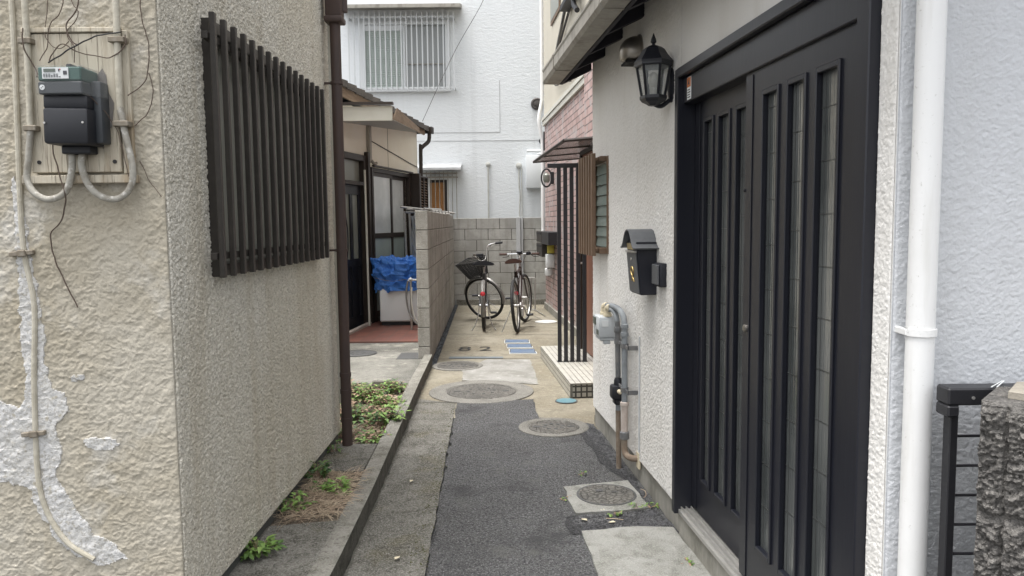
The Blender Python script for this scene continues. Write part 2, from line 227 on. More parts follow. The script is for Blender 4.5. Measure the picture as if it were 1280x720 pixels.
# ------------------------------------------------------------ frames and objects
class Frame:
    def __init__(s, ox=0, oy=0, deg=0):
        s.o = Vector((ox, oy, 0)); s.a = R(deg); s.m = Matrix.Translation(s.o) @ Matrix.Rotation(s.a, 4, 'Z')
W = Frame()
RB = Frame(.556, 5.173, -84.7)      # wall of the right house: x towards the street, y into the house
LB = Frame(-1.92, 10.3, 78.7)       # front of the cream house: x away from the street, y into the house
BR = Frame(.553, 12.395, -85.4)     # brick house wall
def props(o, label=None, cat=None, group=None, kind=None):
    if label: o['label'] = label
    if cat: o['category'] = cat
    if group: o['group'] = group
    if kind: o['kind'] = kind
def finish(name, bm, m, smooth=False, base=(0, 0, 0)):
    bmesh.ops.translate(bm, verts=bm.verts, vec=-Vector(base))
    bmesh.ops.recalc_face_normals(bm, faces=bm.faces)
    me = bpy.data.meshes.new(name); bm.to_mesh(me); bm.free()
    if smooth:
        for p in me.polygons: p.use_smooth = True
        try: me.set_sharp_from_angle(angle=R(35))
        except Exception: pass
    for k in (m if isinstance(m, (list, tuple)) else [m]): me.materials.append(MATS[k])
    o = bpy.data.objects.new(name, me); COL.objects.link(o); return o
SPLIT = dict(side_batten='side_batten', batten='batten', skim_coat='skim_coat', clip='clip', screw='screw', hinge='hinge', top_lug='top_lug', laundry_pole='laundry_pole', post='post', peg='peg',
    gutter_bracket='gutter_bracket', grille_rail='grille_rail', foot_plate='foot_plate', grip='grip', brake_lever='brake_lever', lid_studs='lid_stud', wall_joint='wall_joint', clamp='clamp', louvres='louvre', roof_tiles='roof_tile', riser='riser')
def islands(bm):
    bm.verts.index_update(); bm.verts.ensure_lookup_table(); seen = set(); out = []
    for v in bm.verts:
        if v.index in seen: continue
        st = [v]; seen.add(v.index); comp = []
        while st:
            q = st.pop(); comp.append(q)
            for e in q.link_edges:
                w_ = e.other_vert(q)
                if w_.index not in seen: seen.add(w_.index); st.append(w_)
        b = bmesh.new(); mp = {q.index: b.verts.new(q.co) for q in comp}
        for f in {f for q in comp for f in q.link_faces}: b.faces.new([mp[x.index] for x in f.verts]).material_index = f.material_index
        out.append(b)
    bm.free(); return out
class Thing:
    def __init__(s, name, label, cat, base=(0, 0, 0), fr=W, group=None, kind=None, rot=0):
        s.o = bpy.data.objects.new(name, None); COL.objects.link(s.o); s.o.empty_display_size = .1
        s.base = base; s.o.matrix_world = fr.m @ Matrix.Translation(base) @ Matrix.Rotation(R(rot), 4, 'Z')
        props(s.o, label, cat, group, kind)
    def p(s, name, bm, m, parent=None, smooth=False, label=None, kind=None):
        if name in SPLIT:
            o = None
            for b in islands(bm):
                o = finish(SPLIT[name], b, m, smooth, s.base); o.parent = parent or s.o; props(o, label=label)
            return o
        o = finish(name, bm, m, smooth, s.base); o.parent = parent or s.o
        props(o, label=label, kind=kind); return o
def solo(name, bm, m, label=None, cat=None, base=(0, 0, 0), fr=W, group=None, kind=None, smooth=False):
    o = finish(name, bm, m, smooth, base); o.matrix_world = fr.m @ Matrix.Translation(base)
    props(o, label, cat, group, kind); return o
def structure(name, bm, m, smooth=False): return solo(name, bm, m, kind='structure', smooth=smooth)

# ------------------------------------------------------------ mesh helpers
def BM(): return bmesh.new()
def box(bm, x0, x1, y0, y1, z0, z1, bev=0, seg=1, mi=0):
    vs_ = [bm.verts.new((x, y, z)) for x in (x0, x1) for y in (y0, y1) for z in (z0, z1)]
    fs = [bm.faces.new([vs_[i] for i in f]) for f in ((0, 1, 3, 2), (4, 6, 7, 5), (0, 4, 5, 1), (2, 3, 7, 6), (0, 2, 6, 4), (1, 5, 7, 3))]
    for f in fs: f.material_index = mi
    if bev:
        es = list({e for f in fs for e in f.edges})
        bmesh.ops.bevel(bm, geom=es, offset=bev, segments=seg, profile=.5, affect='EDGES', material=-1)
    return bm
def prism(bm, pts, z0, z1, mi=0):
    """horizontal polygon pts (x,y) extruded z0..z1"""
    a = [bm.verts.new((x, y, z0)) for x, y in pts]; b = [bm.verts.new((x, y, z1)) for x, y in pts]; n = len(pts)
    bm.faces.new(a[::-1]).material_index = mi; bm.faces.new(b).material_index = mi
    for i in range(n): bm.faces.new((a[i], a[(i+1) % n], b[(i+1) % n], b[i])).material_index = mi
    return bm
def prism3(bm, pts, d, mi=0):
    """3D polygon extruded by vector d"""
    a = [bm.verts.new(p) for p in pts]; b = [bm.verts.new(Vector(p)+Vector(d)) for p in pts]; n = len(pts)
    bm.faces.new(a[::-1]).material_index = mi; bm.faces.new(b).material_index = mi
    for i in range(n): bm.faces.new((a[i], a[(i+1) % n], b[(i+1) % n], b[i])).material_index = mi
    return bm
def sheet(bm, pts, z, mi=0):
    bm.faces.new([bm.verts.new((x, y, z)) for x, y in pts]).material_index = mi; return bm
def smoothpts(pts, k=6, closed=False):
    P = [Vector(p) for p in pts]; out = []; n = len(P)
    rng = range(n if closed else n-1)
    for i in rng:
        p0 = P[(i-1) % n] if (closed or i > 0) else P[0]; p1 = P[i]; p2 = P[(i+1) % n]; p3 = P[(i+2) % n] if (closed or i+2 < n) else P[-1]
        for j in range(k):
            t = j/k
            out.append(.5*((2*p1)+(p2-p0)*t+(2*p0-5*p1+4*p2-p3)*t*t+(3*p1-p0-3*p2+p3)*t**3))
    if not closed: out.append(P[-1])
    return out
def tube(bm, pts, r, seg=8, closed=False, cap=True, mi=0):
    P = [Vector(p) for p in pts]; n = len(P); rs = r if isinstance(r, (list, tuple)) else [r]*n
    rings = []; prev = None
    for i in range(n):
        if closed: t = P[(i+1) % n]-P[i-1]
        else: t = P[min(i+1, n-1)]-P[max(i-1, 0)]
        if t.length < 1e-9: t = Vector((0, 0, 1))
        t.normalize()
        if prev is None:
            a = Vector((0, 0, 1)) if abs(t.z) < .9 else Vector((1, 0, 0)); nrm = t.cross(a).normalized()
        else:
            nrm = prev-t*prev.dot(t)
            if nrm.length < 1e-6: nrm = t.orthogonal()
            nrm.normalize()
        prev = nrm; bi = t.cross(nrm)
        rings.append([bm.verts.new(P[i]+(nrm*math.cos(2*math.pi*k/seg)+bi*math.sin(2*math.pi*k/seg))*rs[i]) for k in range(seg)])
    for i in range(n if closed else n-1):
        A = rings[i]; B = rings[(i+1) % n]
        for k in range(seg): bm.faces.new((A[k], A[(k+1) % seg], B[(k+1) % seg], B[k])).material_index = mi
    if cap and not closed:
        bm.faces.new(rings[0][::-1]).material_index = mi; bm.faces.new(rings[-1]).material_index = mi
    return bm
def cyl(bm, c, r, z0, z1, seg=24, r2=None, mi=0):
    return tube(bm, [(c[0], c[1], z0), (c[0], c[1], z1)], [r, r if r2 is None else r2], seg, mi=mi)
def lathe(bm, c, prof, seg=24, axis=(0, 0, 1), mi=0):
    """profile [(r, h)] around an axis through c"""
    ax = Vector(axis).normalized(); a = ax.orthogonal().normalized() if abs(ax.z) < .99 else Vector((1, 0, 0)); b = ax.cross(a); C = Vector(c); rings = []
    for r, h in prof: rings.append([bm.verts.new(C+ax*h+(a*math.cos(2*math.pi*k/seg)+b*math.sin(2*math.pi*k/seg))*max(r, 1e-4)) for k in range(seg)])
    for A, B in zip(rings, rings[1:]):
        for k in range(seg): bm.faces.new((A[k], A[(k+1) % seg], B[(k+1) % seg], B[k])).material_index = mi
    bm.faces.new(rings[0][::-1]).material_index = mi; bm.faces.new(rings[-1]).material_index = mi
    return bm
def wall_holes(bm, u0, u1, z0, z1, y0, y1, holes, mi=0):
    """slab in the x-z plane, y0 (outer) .. y1, with rectangular holes (ua,ub,za,zb)"""
    us = sorted({u0, u1, *[h[0] for h in holes], *[h[1] for h in holes]}); zs = sorted({z0, z1, *[h[2] for h in holes], *[h[3] for h in holes]})
    V = {}
    def v(i, j, k):
        if (i, j, k) not in V: V[(i, j, k)] = bm.verts.new((us[i], (y0, y1)[k], zs[j]))
        return V[(i, j, k)]
    solid = lambda i, j: 0 <= i < len(us)-1 and 0 <= j < len(zs)-1 and not any(h[0]-1e-6 <= us[i] and us[i+1] <= h[1]+1e-6 and h[2]-1e-6 <= zs[j] and zs[j+1] <= h[3]+1e-6 for h in holes)
    for i in range(len(us)-1):
        for j in range(len(zs)-1):
            if not solid(i, j): continue
            fs = [(v(i, j, 0), v(i+1, j, 0), v(i+1, j+1, 0), v(i, j+1, 0)), (v(i, j, 1), v(i, j+1, 1), v(i+1, j+1, 1), v(i+1, j, 1))]
            if not solid(i-1, j): fs.append((v(i, j, 0), v(i, j+1, 0), v(i, j+1, 1), v(i, j, 1)))
            if not solid(i+1, j): fs.append((v(i+1, j, 0), v(i+1, j, 1), v(i+1, j+1, 1), v(i+1, j+1, 0)))
            if not solid(i, j-1): fs.append((v(i, j, 0), v(i, j, 1), v(i+1, j, 1), v(i+1, j, 0)))
            if not solid(i, j+1): fs.append((v(i, j+1, 0), v(i+1, j+1, 0), v(i+1, j+1, 1), v(i, j+1, 1)))
            for f in fs: bm.faces.new(f).material_index = mi
    return bm
_T = np.random.RandomState(3).rand(256, 256)
def vnoise(x, y):
    xi = np.floor(x).astype(int); yi = np.floor(y).astype(int); fx = x-xi; fy = y-yi
    fx = fx*fx*fx*(fx*(fx*6-15)+10); fy = fy*fy*fy*(fy*(fy*6-15)+10)
    a = _T[xi & 255, yi & 255]; b = _T[(xi+1) & 255, yi & 255]; c = _T[xi & 255, (yi+1) & 255]; d = _T[(xi+1) & 255, (yi+1) & 255]
    return (a*(1-fx)+b*fx)*(1-fy)+(c*(1-fx)+d*fx)*fy
def h_spray(u, z):
    n1 = vnoise(u*120+7, z*120); n2 = vnoise(u*230+31, z*230+5); n3 = vnoise(u*38+3, z*38+1)
    return .0052*(1-np.abs(2*n1-1)*1.25)+.0028*n2+.0012*n3-.0015
def terrace(x, sharp):
    k = np.floor(x); f = np.clip((x-k)/sharp, 0, 1); return k+f*f*(3-2*f)
def h_blob(u, z):
    w1 = (vnoise(u*36, z*36)-.5)*.03; w2 = (vnoise(u*36+40, z*36+9)-.5)*.03; w3 = (vnoise(u*120, z*120+3)-.5)*.012
    n = vnoise((u+w1+w3)*52+2, (z+w2+w3)*76)*.5+vnoise((u+w2)*120+9, (z+w1)*150+4)*.36+vnoise(u*22+3, z*22)*.3
    return .0011*terrace(n*7.5, .12)-.0035+.0007*vnoise(u*240, z*240)+.0006*vnoise(u*130+3, z*130)
def h_fine(u, z):
    w1 = (vnoise(u*80, z*80)-.5)*.016; w2 = (vnoise(u*80+9, z*80+5)-.5)*.016
    n = vnoise((u+w1)*150+2, (z-w2)*170)*.6+vnoise((u-w2)*230+9, (z+w1)*230)*.35+vnoise(u*40, z*40)*.15
    return .00085*terrace(n*4.5, .35)-.0008+.0006*vnoise(u*300, z*300)
def relief(T, origin, du, L, z0, z1, nrm, step, hfn, m, holes=(), name='wall_render', parent=None, u_off=0.0, amp=1.0):
    """fine raised plaster on a wall: origin (x,y), direction du, length L, outward normal nrm, all in thing space"""
    nu = max(2, int(L/step)); nz = max(2, int((z1-z0)/step)); U, Z = np.meshgrid(np.linspace(0, L, nu+1), np.linspace(z0, z1, nz+1))
    H = hfn(U+u_off, Z)*amp
    e = np.minimum(np.minimum(U, L-U), np.minimum(Z-z0, z1-Z))/.004
    for a, b, c, d in holes:
        dd = np.maximum(np.maximum(a-U, U-b), np.maximum(c-Z, Z-d)); e = np.minimum(e, np.clip(dd/.004, 0, 1)*1.0)
    H = H*np.clip(e, 0, 1)+.0015
    P = np.stack([origin[0]+du[0]*U+nrm[0]*H, origin[1]+du[1]*U+nrm[1]*H, Z], -1).reshape(-1, 3).astype(np.float32)
    ii, jj = np.meshgrid(np.arange(nu), np.arange(nz)); uc = (ii+.5)*L/nu; zc = z0+(jj+.5)*(z1-z0)/nz; keep = np.ones_like(uc, bool)
    for a, b, c, d in holes: keep &= ~((uc > a) & (uc < b) & (zc > c) & (zc < d))
    i0 = (jj*(nu+1)+ii)[keep]; Q = np.stack([i0, i0+1, i0+nu+2, i0+nu+1], -1)
    fn = np.cross(np.array([du[0], du[1], 0]), [0, 0, 1])
    if fn[0]*nrm[0]+fn[1]*nrm[1] < 0: Q = Q[:, ::-1]
    me = bpy.data.meshes.new(name); me.vertices.add(len(P)); me.vertices.foreach_set('co', P.ravel())
    me.loops.add(Q.size); me.loops.foreach_set('vertex_index', np.ascontiguousarray(Q).ravel().astype(np.int32))
    me.polygons.add(len(Q)); me.polygons.foreach_set('loop_start', np.arange(0, Q.size, 4, dtype=np.int32)); me.polygons.foreach_set('loop_total', np.full(len(Q), 4, dtype=np.int32))
    me.polygons.foreach_set('use_smooth', np.ones(len(Q), bool)); me.update(calc_edges=True)
    me.materials.append(MATS[m]); b = T.base; me.transform(Matrix.Translation((-b[0], -b[1], -b[2])))
    o = bpy.data.objects.new(name, me); COL.objects.link(o); o.parent = parent or T.o; return o
def rotate_bm(bm, ang, axis, cent):
    bmesh.ops.rotate(bm, verts=bm.verts, cent=cent, matrix=Matrix.Rotation(ang, 3, axis)); return bm
def jitter_poly(pts, step=.06, amp=.008, seed=0):
    out = []; n = len(pts)
    for i in range(n):
        a = Vector(pts[i]); b = Vector(pts[(i+1) % n]); k = max(1, int((b-a).length/step))
        for j in range(k):
            q = a.lerp(b, j/k)
            if j: q = q+Vector((noise.noise((q.x*9, q.y*9, seed)), noise.noise((q.x*9, q.y*9, seed+7))))*amp*2
            out.append((q.x, q.y))
    return out

# ============================================================ GROUND
g = BM(); sheet(g, [(-150, -150), (150, -150), (150, 150), (-150, 150)], -.02); structure('ground', g, 'asphalt')
g = BM(); sheet(g, [(-.86, 5.6), (.60, 4.9), (1.4, 4.9), (1.4, 13.1), (-1.0, 13.1)], -.006); structure('alley_pavement', g, 'tan_concrete')
g = BM(); sheet(g, jitter_poly([(-.36, -1), (-.70, -1), (-.685, 2.9), (-.695, 3.7), (-.715, 4.5), (-.76, 6.0), (-.45, 5.84), (-.36, 2.9)], .1, .004), -.002); structure('concrete_strip', g, 'old_concrete')
asph = [(-.30, -2), (-.315, 1.0), (-.353, 2.92), (-.395, 4.4), (-.44, 5.83), (.165, 5.93), (.18, 5.36), (.30, 5.33), (.545, 5.17), (.60, 4.9), (1.2, -2)]
g = BM(); sheet(g, jitter_poly(asph, .03, .011, 3), .002); structure('asphalt', g, 'asphalt')
# joints cut in the tan concrete
g = BM()
for a, b in (((-.80, 9.5), (.62, 9.44)), ((-.86, 10.92), (.62, 10.85)), ((-.76, 7.80), (.31, 7.77)), ((-.45, 6.60), (-.455, 7.16)), ((.45, 10.75), (.02, 12.8)), ((-.74, 5.88), (-.46, 5.86))):
    a = Vector(a); b = Vector(b); d = (b-a).normalized(); nn = Vector((-d.y, d.x))*.006
    sheet(g, [a-nn, b-nn, b+nn, a+nn], -.002)
structure('pavement_joints', g, 'joint_dark')
g = BM(); sheet(g, jitter_poly([(-.484, 7.188), (-.38, 7.45), (-.263, 7.731), (.173, 7.704), (.21, 6.9), (.22, 6.50), (-.453, 6.70)], .08, .012, 5), -.001); structure('pale_concrete_patch', g, 'pale_concrete')
g = BM(); sheet(g, [(-.765, 7.35), (-.83, 7.50), (-.99, 13.0), (-.925, 12.9), (-.765, 7.6)], .0); structure('drain_gravel', g, 'dark_gravel')
# kerb and raised strip beside the left house
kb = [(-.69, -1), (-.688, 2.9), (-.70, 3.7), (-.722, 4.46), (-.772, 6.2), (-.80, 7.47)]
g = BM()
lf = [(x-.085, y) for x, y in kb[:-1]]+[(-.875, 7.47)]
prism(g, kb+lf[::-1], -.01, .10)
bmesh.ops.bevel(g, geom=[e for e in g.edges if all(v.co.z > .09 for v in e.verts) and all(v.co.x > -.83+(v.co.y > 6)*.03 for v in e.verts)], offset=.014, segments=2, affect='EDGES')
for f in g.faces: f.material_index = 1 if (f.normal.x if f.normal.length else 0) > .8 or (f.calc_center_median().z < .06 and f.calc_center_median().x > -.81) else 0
structure('kerb', g, ['kerb_concrete', 'kerb_grime_shade'])  # alley-side face gets the darker colour: grime plus painted shade
g = BM()
prism(g, [(-1.08, -1), (-.777, -1), (-.774, 2.9), (-.782, 3.26), (-1.08, 3.2)], .0, .096)
prism(g, [(-1.08, 3.95), (-.80, 3.93), (-.812, 4.43), (-1.08, 4.43)], .0, .096)
structure('raised_concrete', g, 'old_concrete')
g = BM(); prism(g, [(-1.08, 3.19), (-.78, 3.25), (-.80, 3.94), (-1.08, 3.96)], .0, .088); structure('planting_gap', g, 'soil')
g = BM(); sheet(g, jitter_poly([(-.690, -1), (-.688, 2.9), (-.70, 3.7), (-.722, 4.46), (-.772, 6.2), (-.80, 7.47), (-.794, 7.47), (-.763, 6.2), (-.712, 4.46), (-.689, 3.7), (-.676, 2.9), (-.676, -1)], .04, .006, 31), .0005); structure('kerb_foot_grime_shade', g, 'kerb_grime_shade')  # thin dark strip at the kerb foot: grime and painted-in shadow line
g = BM(); prism(g, [(-3.5, 4.425), (-.80, 4.425), (-.855, 6.35), (-3.5, 6.4)], .0, .05); structure('planting_bed', g, 'soil')
g = BM()
prism(g, jitter_poly([(-4, 6.36), (-.862, 6.33), (-.885, 7.49), (-.94, 7.51), (-.94, 8.0), (-1.1, 12.9), (-4, 12.9)], .1, .006), -.01, .05); structure('yard_concrete', g, 'yard_concrete')
g = BM(); box(g, -1.16, -1.0, 6.15, 6.24, .05, .12, .01); solo('broken_block', g, 'kerb_concrete', 'small grey broken block lying at the edge of the weedy bed', 'block', (-1.08, 6.2, .05))

def crack(pts, w0, z, seed):
    g = BM(); P = []
    for i in range(len(pts)-1):
        a = Vector(pts[i]); b = Vector(pts[i+1]); k = max(2, int((b-a).length/.025))
        for j in range(k):
            q = a.lerp(b, j/k); d = (b-a).normalized(); nn_ = Vector((-d.y, d.x)); P.append(q+nn_*(.016*noise.noise((q.x*11, q.y*11, seed))+.006*noise.noise((q.x*45, q.y*45, seed))))
    for i in range(len(P)-1):
        d = (P[i+1]-P[i]).normalized(); nn_ = Vector((-d.y, d.x)); wa = w0*(.4+abs(noise.noise((P[i].x*20, P[i].y*20, seed+3)))*2); wb_ = w0*(.4+abs(noise.noise((P[i+1].x*20, P[i+1].y*20, seed+3)))*2)
        g.faces.new([g.verts.new((q.x, q.y, z)) for q in (P[i]-nn_*wa, P[i+1]-nn_*wb_, P[i+1]+nn_*wb_, P[i]+nn_*wa)])
    return g
CR = [([(-.68, 3.62), (-.52, 3.60), (-.37, 3.66)], .0018, .0012), ([(-.70, 4.75), (-.55, 4.82), (-.41, 4.80)], .0015, .0012), ([(-.66, 2.7), (-.50, 2.85), (-.35, 2.80)], .0018, .0012), ([(-.55, 3.64), (-.56, 4.2), (-.50, 4.8)], .0010, .0012),
      ([(-.80, 6.15), (-.71, 6.2)], .0015, -.004), ([(.18, 6.2), (.30, 6.45), (.42, 6.5)], .0015, -.004), ([(-.2, 9.9), (.1, 10.1), (.3, 10.3)], .0018, -.004)]
for n_, (pts, w0, z) in enumerate(CR): structure('crack', crack(pts, w0, z, n_*3.7), 'joint_dark')
g = BM(); sheet(g, jitter_poly([(.42, 5.12), (.53, 5.14), (.70, 3.50), (.745, 3.38), (.74, 3.30), (.25, 3.30), (.24, 3.50), (.64, 3.56), (.66, 3.72), (.60, 4.02), (.50, 4.3)], .04, .016, 17), .0045); structure('asphalt_edge', g, 'asphalt_dark')
# ---- covers in the ground
def ring_cover(name, label, cx, cy, r, rl, z, ms, group=None, n=5):
    T = Thing(name, label, 'manhole cover', (cx, cy, z), group=group)
    g = BM(); lathe(g, (cx, cy, z), [(rl+.004, -.02), (r, -.02), (r, .004), (r-.008, .007), (rl+.012, .007), (rl+.004, .001)], 56); T.p('ring', g, ms[0])
    g = BM(); lathe(g, (cx, cy, z), [(rl, -.02), (rl, .004), (rl-.006, .007), (rl*.92, .007), (rl*.9, .004), (rl*.55, .004), (rl*.53, .006), (rl*.2, .006), (rl*.18, .004), (.0005, .004)], 56)
    lid = T.p('lid', g, ms[1])
    g = BM()
    for s in (-1, 1): box(g, cx+s*rl*.7-.025, cx+s*rl*.7+.025, cy-.012, cy+.012, z+.002, z+.0065)
    for k in range(8):
        a = k*math.pi/4+.2; box(g, cx+math.cos(a)*rl*.38-.012, cx+math.cos(a)*rl*.38+.012, cy+math.sin(a)*rl*.38-.01, cy+math.sin(a)*rl*.38+.01, z+.002, z+.0085)
    T.p('lid_studs', g, 'dark_iron', parent=lid)
    return T
gc = 'round manhole covers along the alley'
ring_cover('manhole_cover', 'largest round manhole cover with a wide concrete ring where the asphalt ends', -.264, 6.24, .435, .29, -.002, ('ring_concrete', 'iron_lid'), gc)
ring_cover('manhole_cover', 'round manhole cover in the asphalt near the foot of the gas pipes', .274, 5.09, .24, .17, .003, ('ring_concrete', 'iron_lid'), gc)
ring_cover('manhole_cover', 'round manhole cover beside the end of the block wall, partly cut by the pale patch', -.544, 7.39, .25, .20, -.002, ('ring_concrete', 'iron_lid'), gc)
ring_cover('manhole_cover', 'dark round cover in the yard concrete in front of the red tiles', -1.62, 7.86, .20, .185, .051, ('dark_iron', 'dark_iron'), gc)
T = Thing('manhole_cover', 'round lid set in a square concrete collar at the asphalt edge', 'manhole cover', (.47, 3.77, .002), group=gc)
g = BM(); prism(g, jitter_poly([(.258, 3.895), (.61, 3.985), (.662, 3.585), (.295, 3.525)], .06, .006, 11), -.01, .012)
T.p('collar', g, 'slab_concrete')
g = BM(); lathe(g, (.47, 3.77, .012), [(.145, -.002), (.152, -.002), (.152, .003), (.145, .003)], 48); T.p('rim', g, 'dark_iron')
g = BM(); lathe(g, (.47, 3.77, .012), [(.142, -.01), (.142, .003), (.136, .0045), (.0005, .0045)], 48)
lid = T.p('lid', g, 'iron_lid')
g = BM(); box(g, .42, .455, 3.80, 3.83, .0165, .021, .002); box(g, .50, .53, 3.79, 3.80, .0165, .019)
T.p('lid_key_hole', g, 'dark_iron', parent=lid)
g = BM(); sheet(g, [(0, 0), (1, 0), (1, 1), (0, 1)], 0); g.free()
for i, (pts, lab) in enumerate((([(-.095, 8.78), (.2, 8.76), (.198, 8.99), (-.093, 9.01)], 'farthest of the three blue rectangular lids beside the painted number'),
                               ([(-.062, 8.43), (.228, 8.41), (.215, 8.66), (-.07, 8.68)], 'middle one of the three blue rectangular lids beside the painted number'),
                               ([(-.035, 8.06), (.262, 8.04), (.24, 8.31), (-.043, 8.33)], 'nearest of the three blue rectangular lids beside the painted number'))):
    cx = sum(p[0] for p in pts)/4; cy = sum(p[1] for p in pts)/4
    T = Thing('meter_box_lid', lab, 'meter lid', (cx, cy, 0), group='blue meter box lids')
    g = BM(); prism(g, pts, -.01, .003); T.p('rim', g, 'white_metal')
    g = BM(); ins = [(cx+(x-cx)*.94, cy+(y-cy)*.90) for x, y in pts]; prism(g, ins, .0031, .007); T.p('lid', g, 'blue_lid')
    g = BM()
    for s in (-1, 1): box(g, cx+s*.135-.006, cx+s*.135+.006, cy-.085, cy+.085, .003, .0085)
    T.p('hinge', g, 'dark_iron')
g = BM(); prism(g, [(-.664, 7.80), (-.10, 7.78), (-.10, 7.87), (-.664, 7.90)], -.004, .001); solo('drain_cover', g, 'grey_blue_strip', 'long thin grey-blue drain cover across the pavement below the painted number', 'drain', (-.38, 7.84, 0))
T = Thing('round_lid', 'small round teal lid in the pavement by the tiled step', 'lid', (.417, 5.87, 0))
g = BM(); lathe(g, (.417, 5.87, -.004), [(.07, 0), (.088, 0), (.088, .005), (.07, .005)], 32); T.p('rim', g, 'dark_iron')
g = BM(); lathe(g, (.417, 5.87, -.004), [(.078, 0), (.078, .007), (.0005, .007)], 32); T.p('lid', g, 'teal_lid')
g = BM(); lathe(g, (.475, 10.65, -.004), [(.155, 0), (.155, .006), (.145, .009), (.0005, .009)], 40); solo('round_lid', g, 'white_lid', 'round white lid in the pavement beside the brick wall', 'lid', (.475, 10.65, 0))
g = BM(); box(g, -1.165, -.925, 7.50, 7.87, .049, .054); solo('grate', g, 'dark_iron', 'small dark grey grate in the yard concrete by the end of the block wall', 'grate', (-1.04, 7.68, .05))
g = BM()
prism(g, jitter_poly([(.302, 3.315), (.56, 3.36), (.72, 3.345), (.775, 2.892), (.86, 2.0), (.34, 2.0), (.327, 2.9)], .07, .006, 21), -.01, .014)
solo('concrete_slab', g, 'slab_concrete', 'pale worn concrete slab lying in the asphalt before the sliding door', 'slab', (.55, 2.7, 0))
# painted number
def text_mesh(s, size, name='t'):
    c = bpy.data.curves.new(name, 'FONT'); c.body = s; c.size = size; c.align_x = 'CENTER'; c.resolution_u = 4
    o = bpy.data.objects.new(name, c); COL.objects.link(o)
    me = bpy.data.meshes.new_from_object(o); bpy.data.objects.remove(o); bpy.data.curves.remove(c)
    b = bmesh.new(); b.from_mesh(me); bpy.data.meshes.remove(me); return b
for ch, x, lab in (('8', -.535, 'dark painted number eight, left of the pair on the tan pavement'), ('2', -.305, 'dark painted number two, right of the pair beside the blue lids')):
    b = text_mesh(ch, .39); b.transform(Matrix.Translation((x, 8.27, -.001)) @ Matrix.Diagonal((.82, 1, 1, 1)))
    solo('painted_digit', b, 'paint_dark', lab, 'painted number', (x, 8.4, 0))

# ============================================================ LEFT HOUSE
T = Thing('stucco_house', 'beige rough-stucco house at left with a barred window and brown downpipe', 'house', (-1.06, 2.36, 0))
x0, yN, yF, HT = -1.06, 2.35, 4.55, 5.2
wy0, wy1, wz0, wz1 = 2.70, 4.10, 1.25, 2.08
g = BM(); wall_holes(g, 0, yF-yN, .14, HT, 0, .12, [(wy0-yN, wy1-yN, wz0, wz1)])
g.transform(Matrix.Translation((x0, yN, 0)) @ Matrix.Rotation(R(90), 4, 'Z'))
side = T.p('wall', g, 'spray_stucco', label='side wall of coarse sprayed beige stucco')
g = BM(); box(g, -5, x0-.001, yN-.003, yN+.12, -.01, HT); T.p('wall', g, 'blob_stucco', label='front wall of lumpy beige stucco')
relief(T, (-2.1, yN-.003), (1, 0), 2.1+x0-.001, .0, 2.4, (0, -1), .0028, h_blob, 'blob_stucco', amp=.85)
relief(T, (-3.5, yN-.003), (1, 0), 1.4, .0, 2.4, (0, -1), .005, h_blob, 'blob_stucco', amp=.85, u_off=-1.4)
relief(T, (x0, yN+.001), (0, 1), yF-yN-.002, .142, 3.0, (1, 0), .0031, h_spray, 'spray_stucco', holes=[(wy0-yN-.024, wy1-yN+.024, wz0-.024, wz1+.024)], u_off=5)
g = BM(); box(g, -5, x0-.12, yF-.12, yF, -.01, HT); box(g, -5.1, -5, yN, yF, -.01, HT); T.p('wall', g, 'spray_stucco', label='rear wall')
g = BM(); box(g, -5.1, x0+.02, yN-.05, yF+.1, HT, HT+.15); T.p('roof', g, 'roof_tile')
g = BM(); box(g, x0-.12, x0-.012, yN+.12, yF, -.01, .139); T.p('foundation', g, 'dark_foundation')
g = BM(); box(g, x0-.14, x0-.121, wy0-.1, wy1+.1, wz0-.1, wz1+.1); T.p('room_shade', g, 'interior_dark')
g = BM(); box(g, x0-.002, x0+.022, yF-.028, yF+.006, .32, HT-.2, .004); T.p('corner_trim', g, 'fascia_cream')
# window
X = x0
g = BM()
for a in ((wy0-.03, wy0+.012, wz0-.03, wz1+.03), (wy1-.012, wy1+.03, wz0-.03, wz1+.03), (wy0+.012, wy1-.012, wz0-.03, wz0+.012), (wy0+.012, wy1-.012, wz1-.012, wz1+.03)):
    box(g, X-.06, X+.035, a[0], a[1], a[2], a[3], .002)
win = T.p('window', g, 'bronze_bar', label='window behind a close row of dark vertical bars')
g = BM(); box(g, X-.040, X-.035, wy0+.012, wy1-.012, wz0+.012, wz1-.012); T.p('pane', g, 'dim_glass', parent=win)
g = BM()
for z in (wz0+.045, wz1-.05): box(g, X+.040, X+.061, wy0-.125, wy1+.0, z-.012, z+.012, .002)
for y in (wy0+.02, wy1-.02): box(g, X-.005, X+.04, y-.012, y+.012, wz0+.03, wz0+.06); box(g, X-.005, X+.04, y-.012, y+.012, wz1-.065, wz1-.035)
T.p('grille_rail', g, 'bronze_bar', parent=win)
for k in range(16):
    y = 2.60+k*(4.075-2.60)/15; g = BM(); box(g, X+.062, X+.081, y-.011, y+.011, 1.222, 2.108, .0025); T.p('grille_bar', g, 'bronze_bar', parent=win)
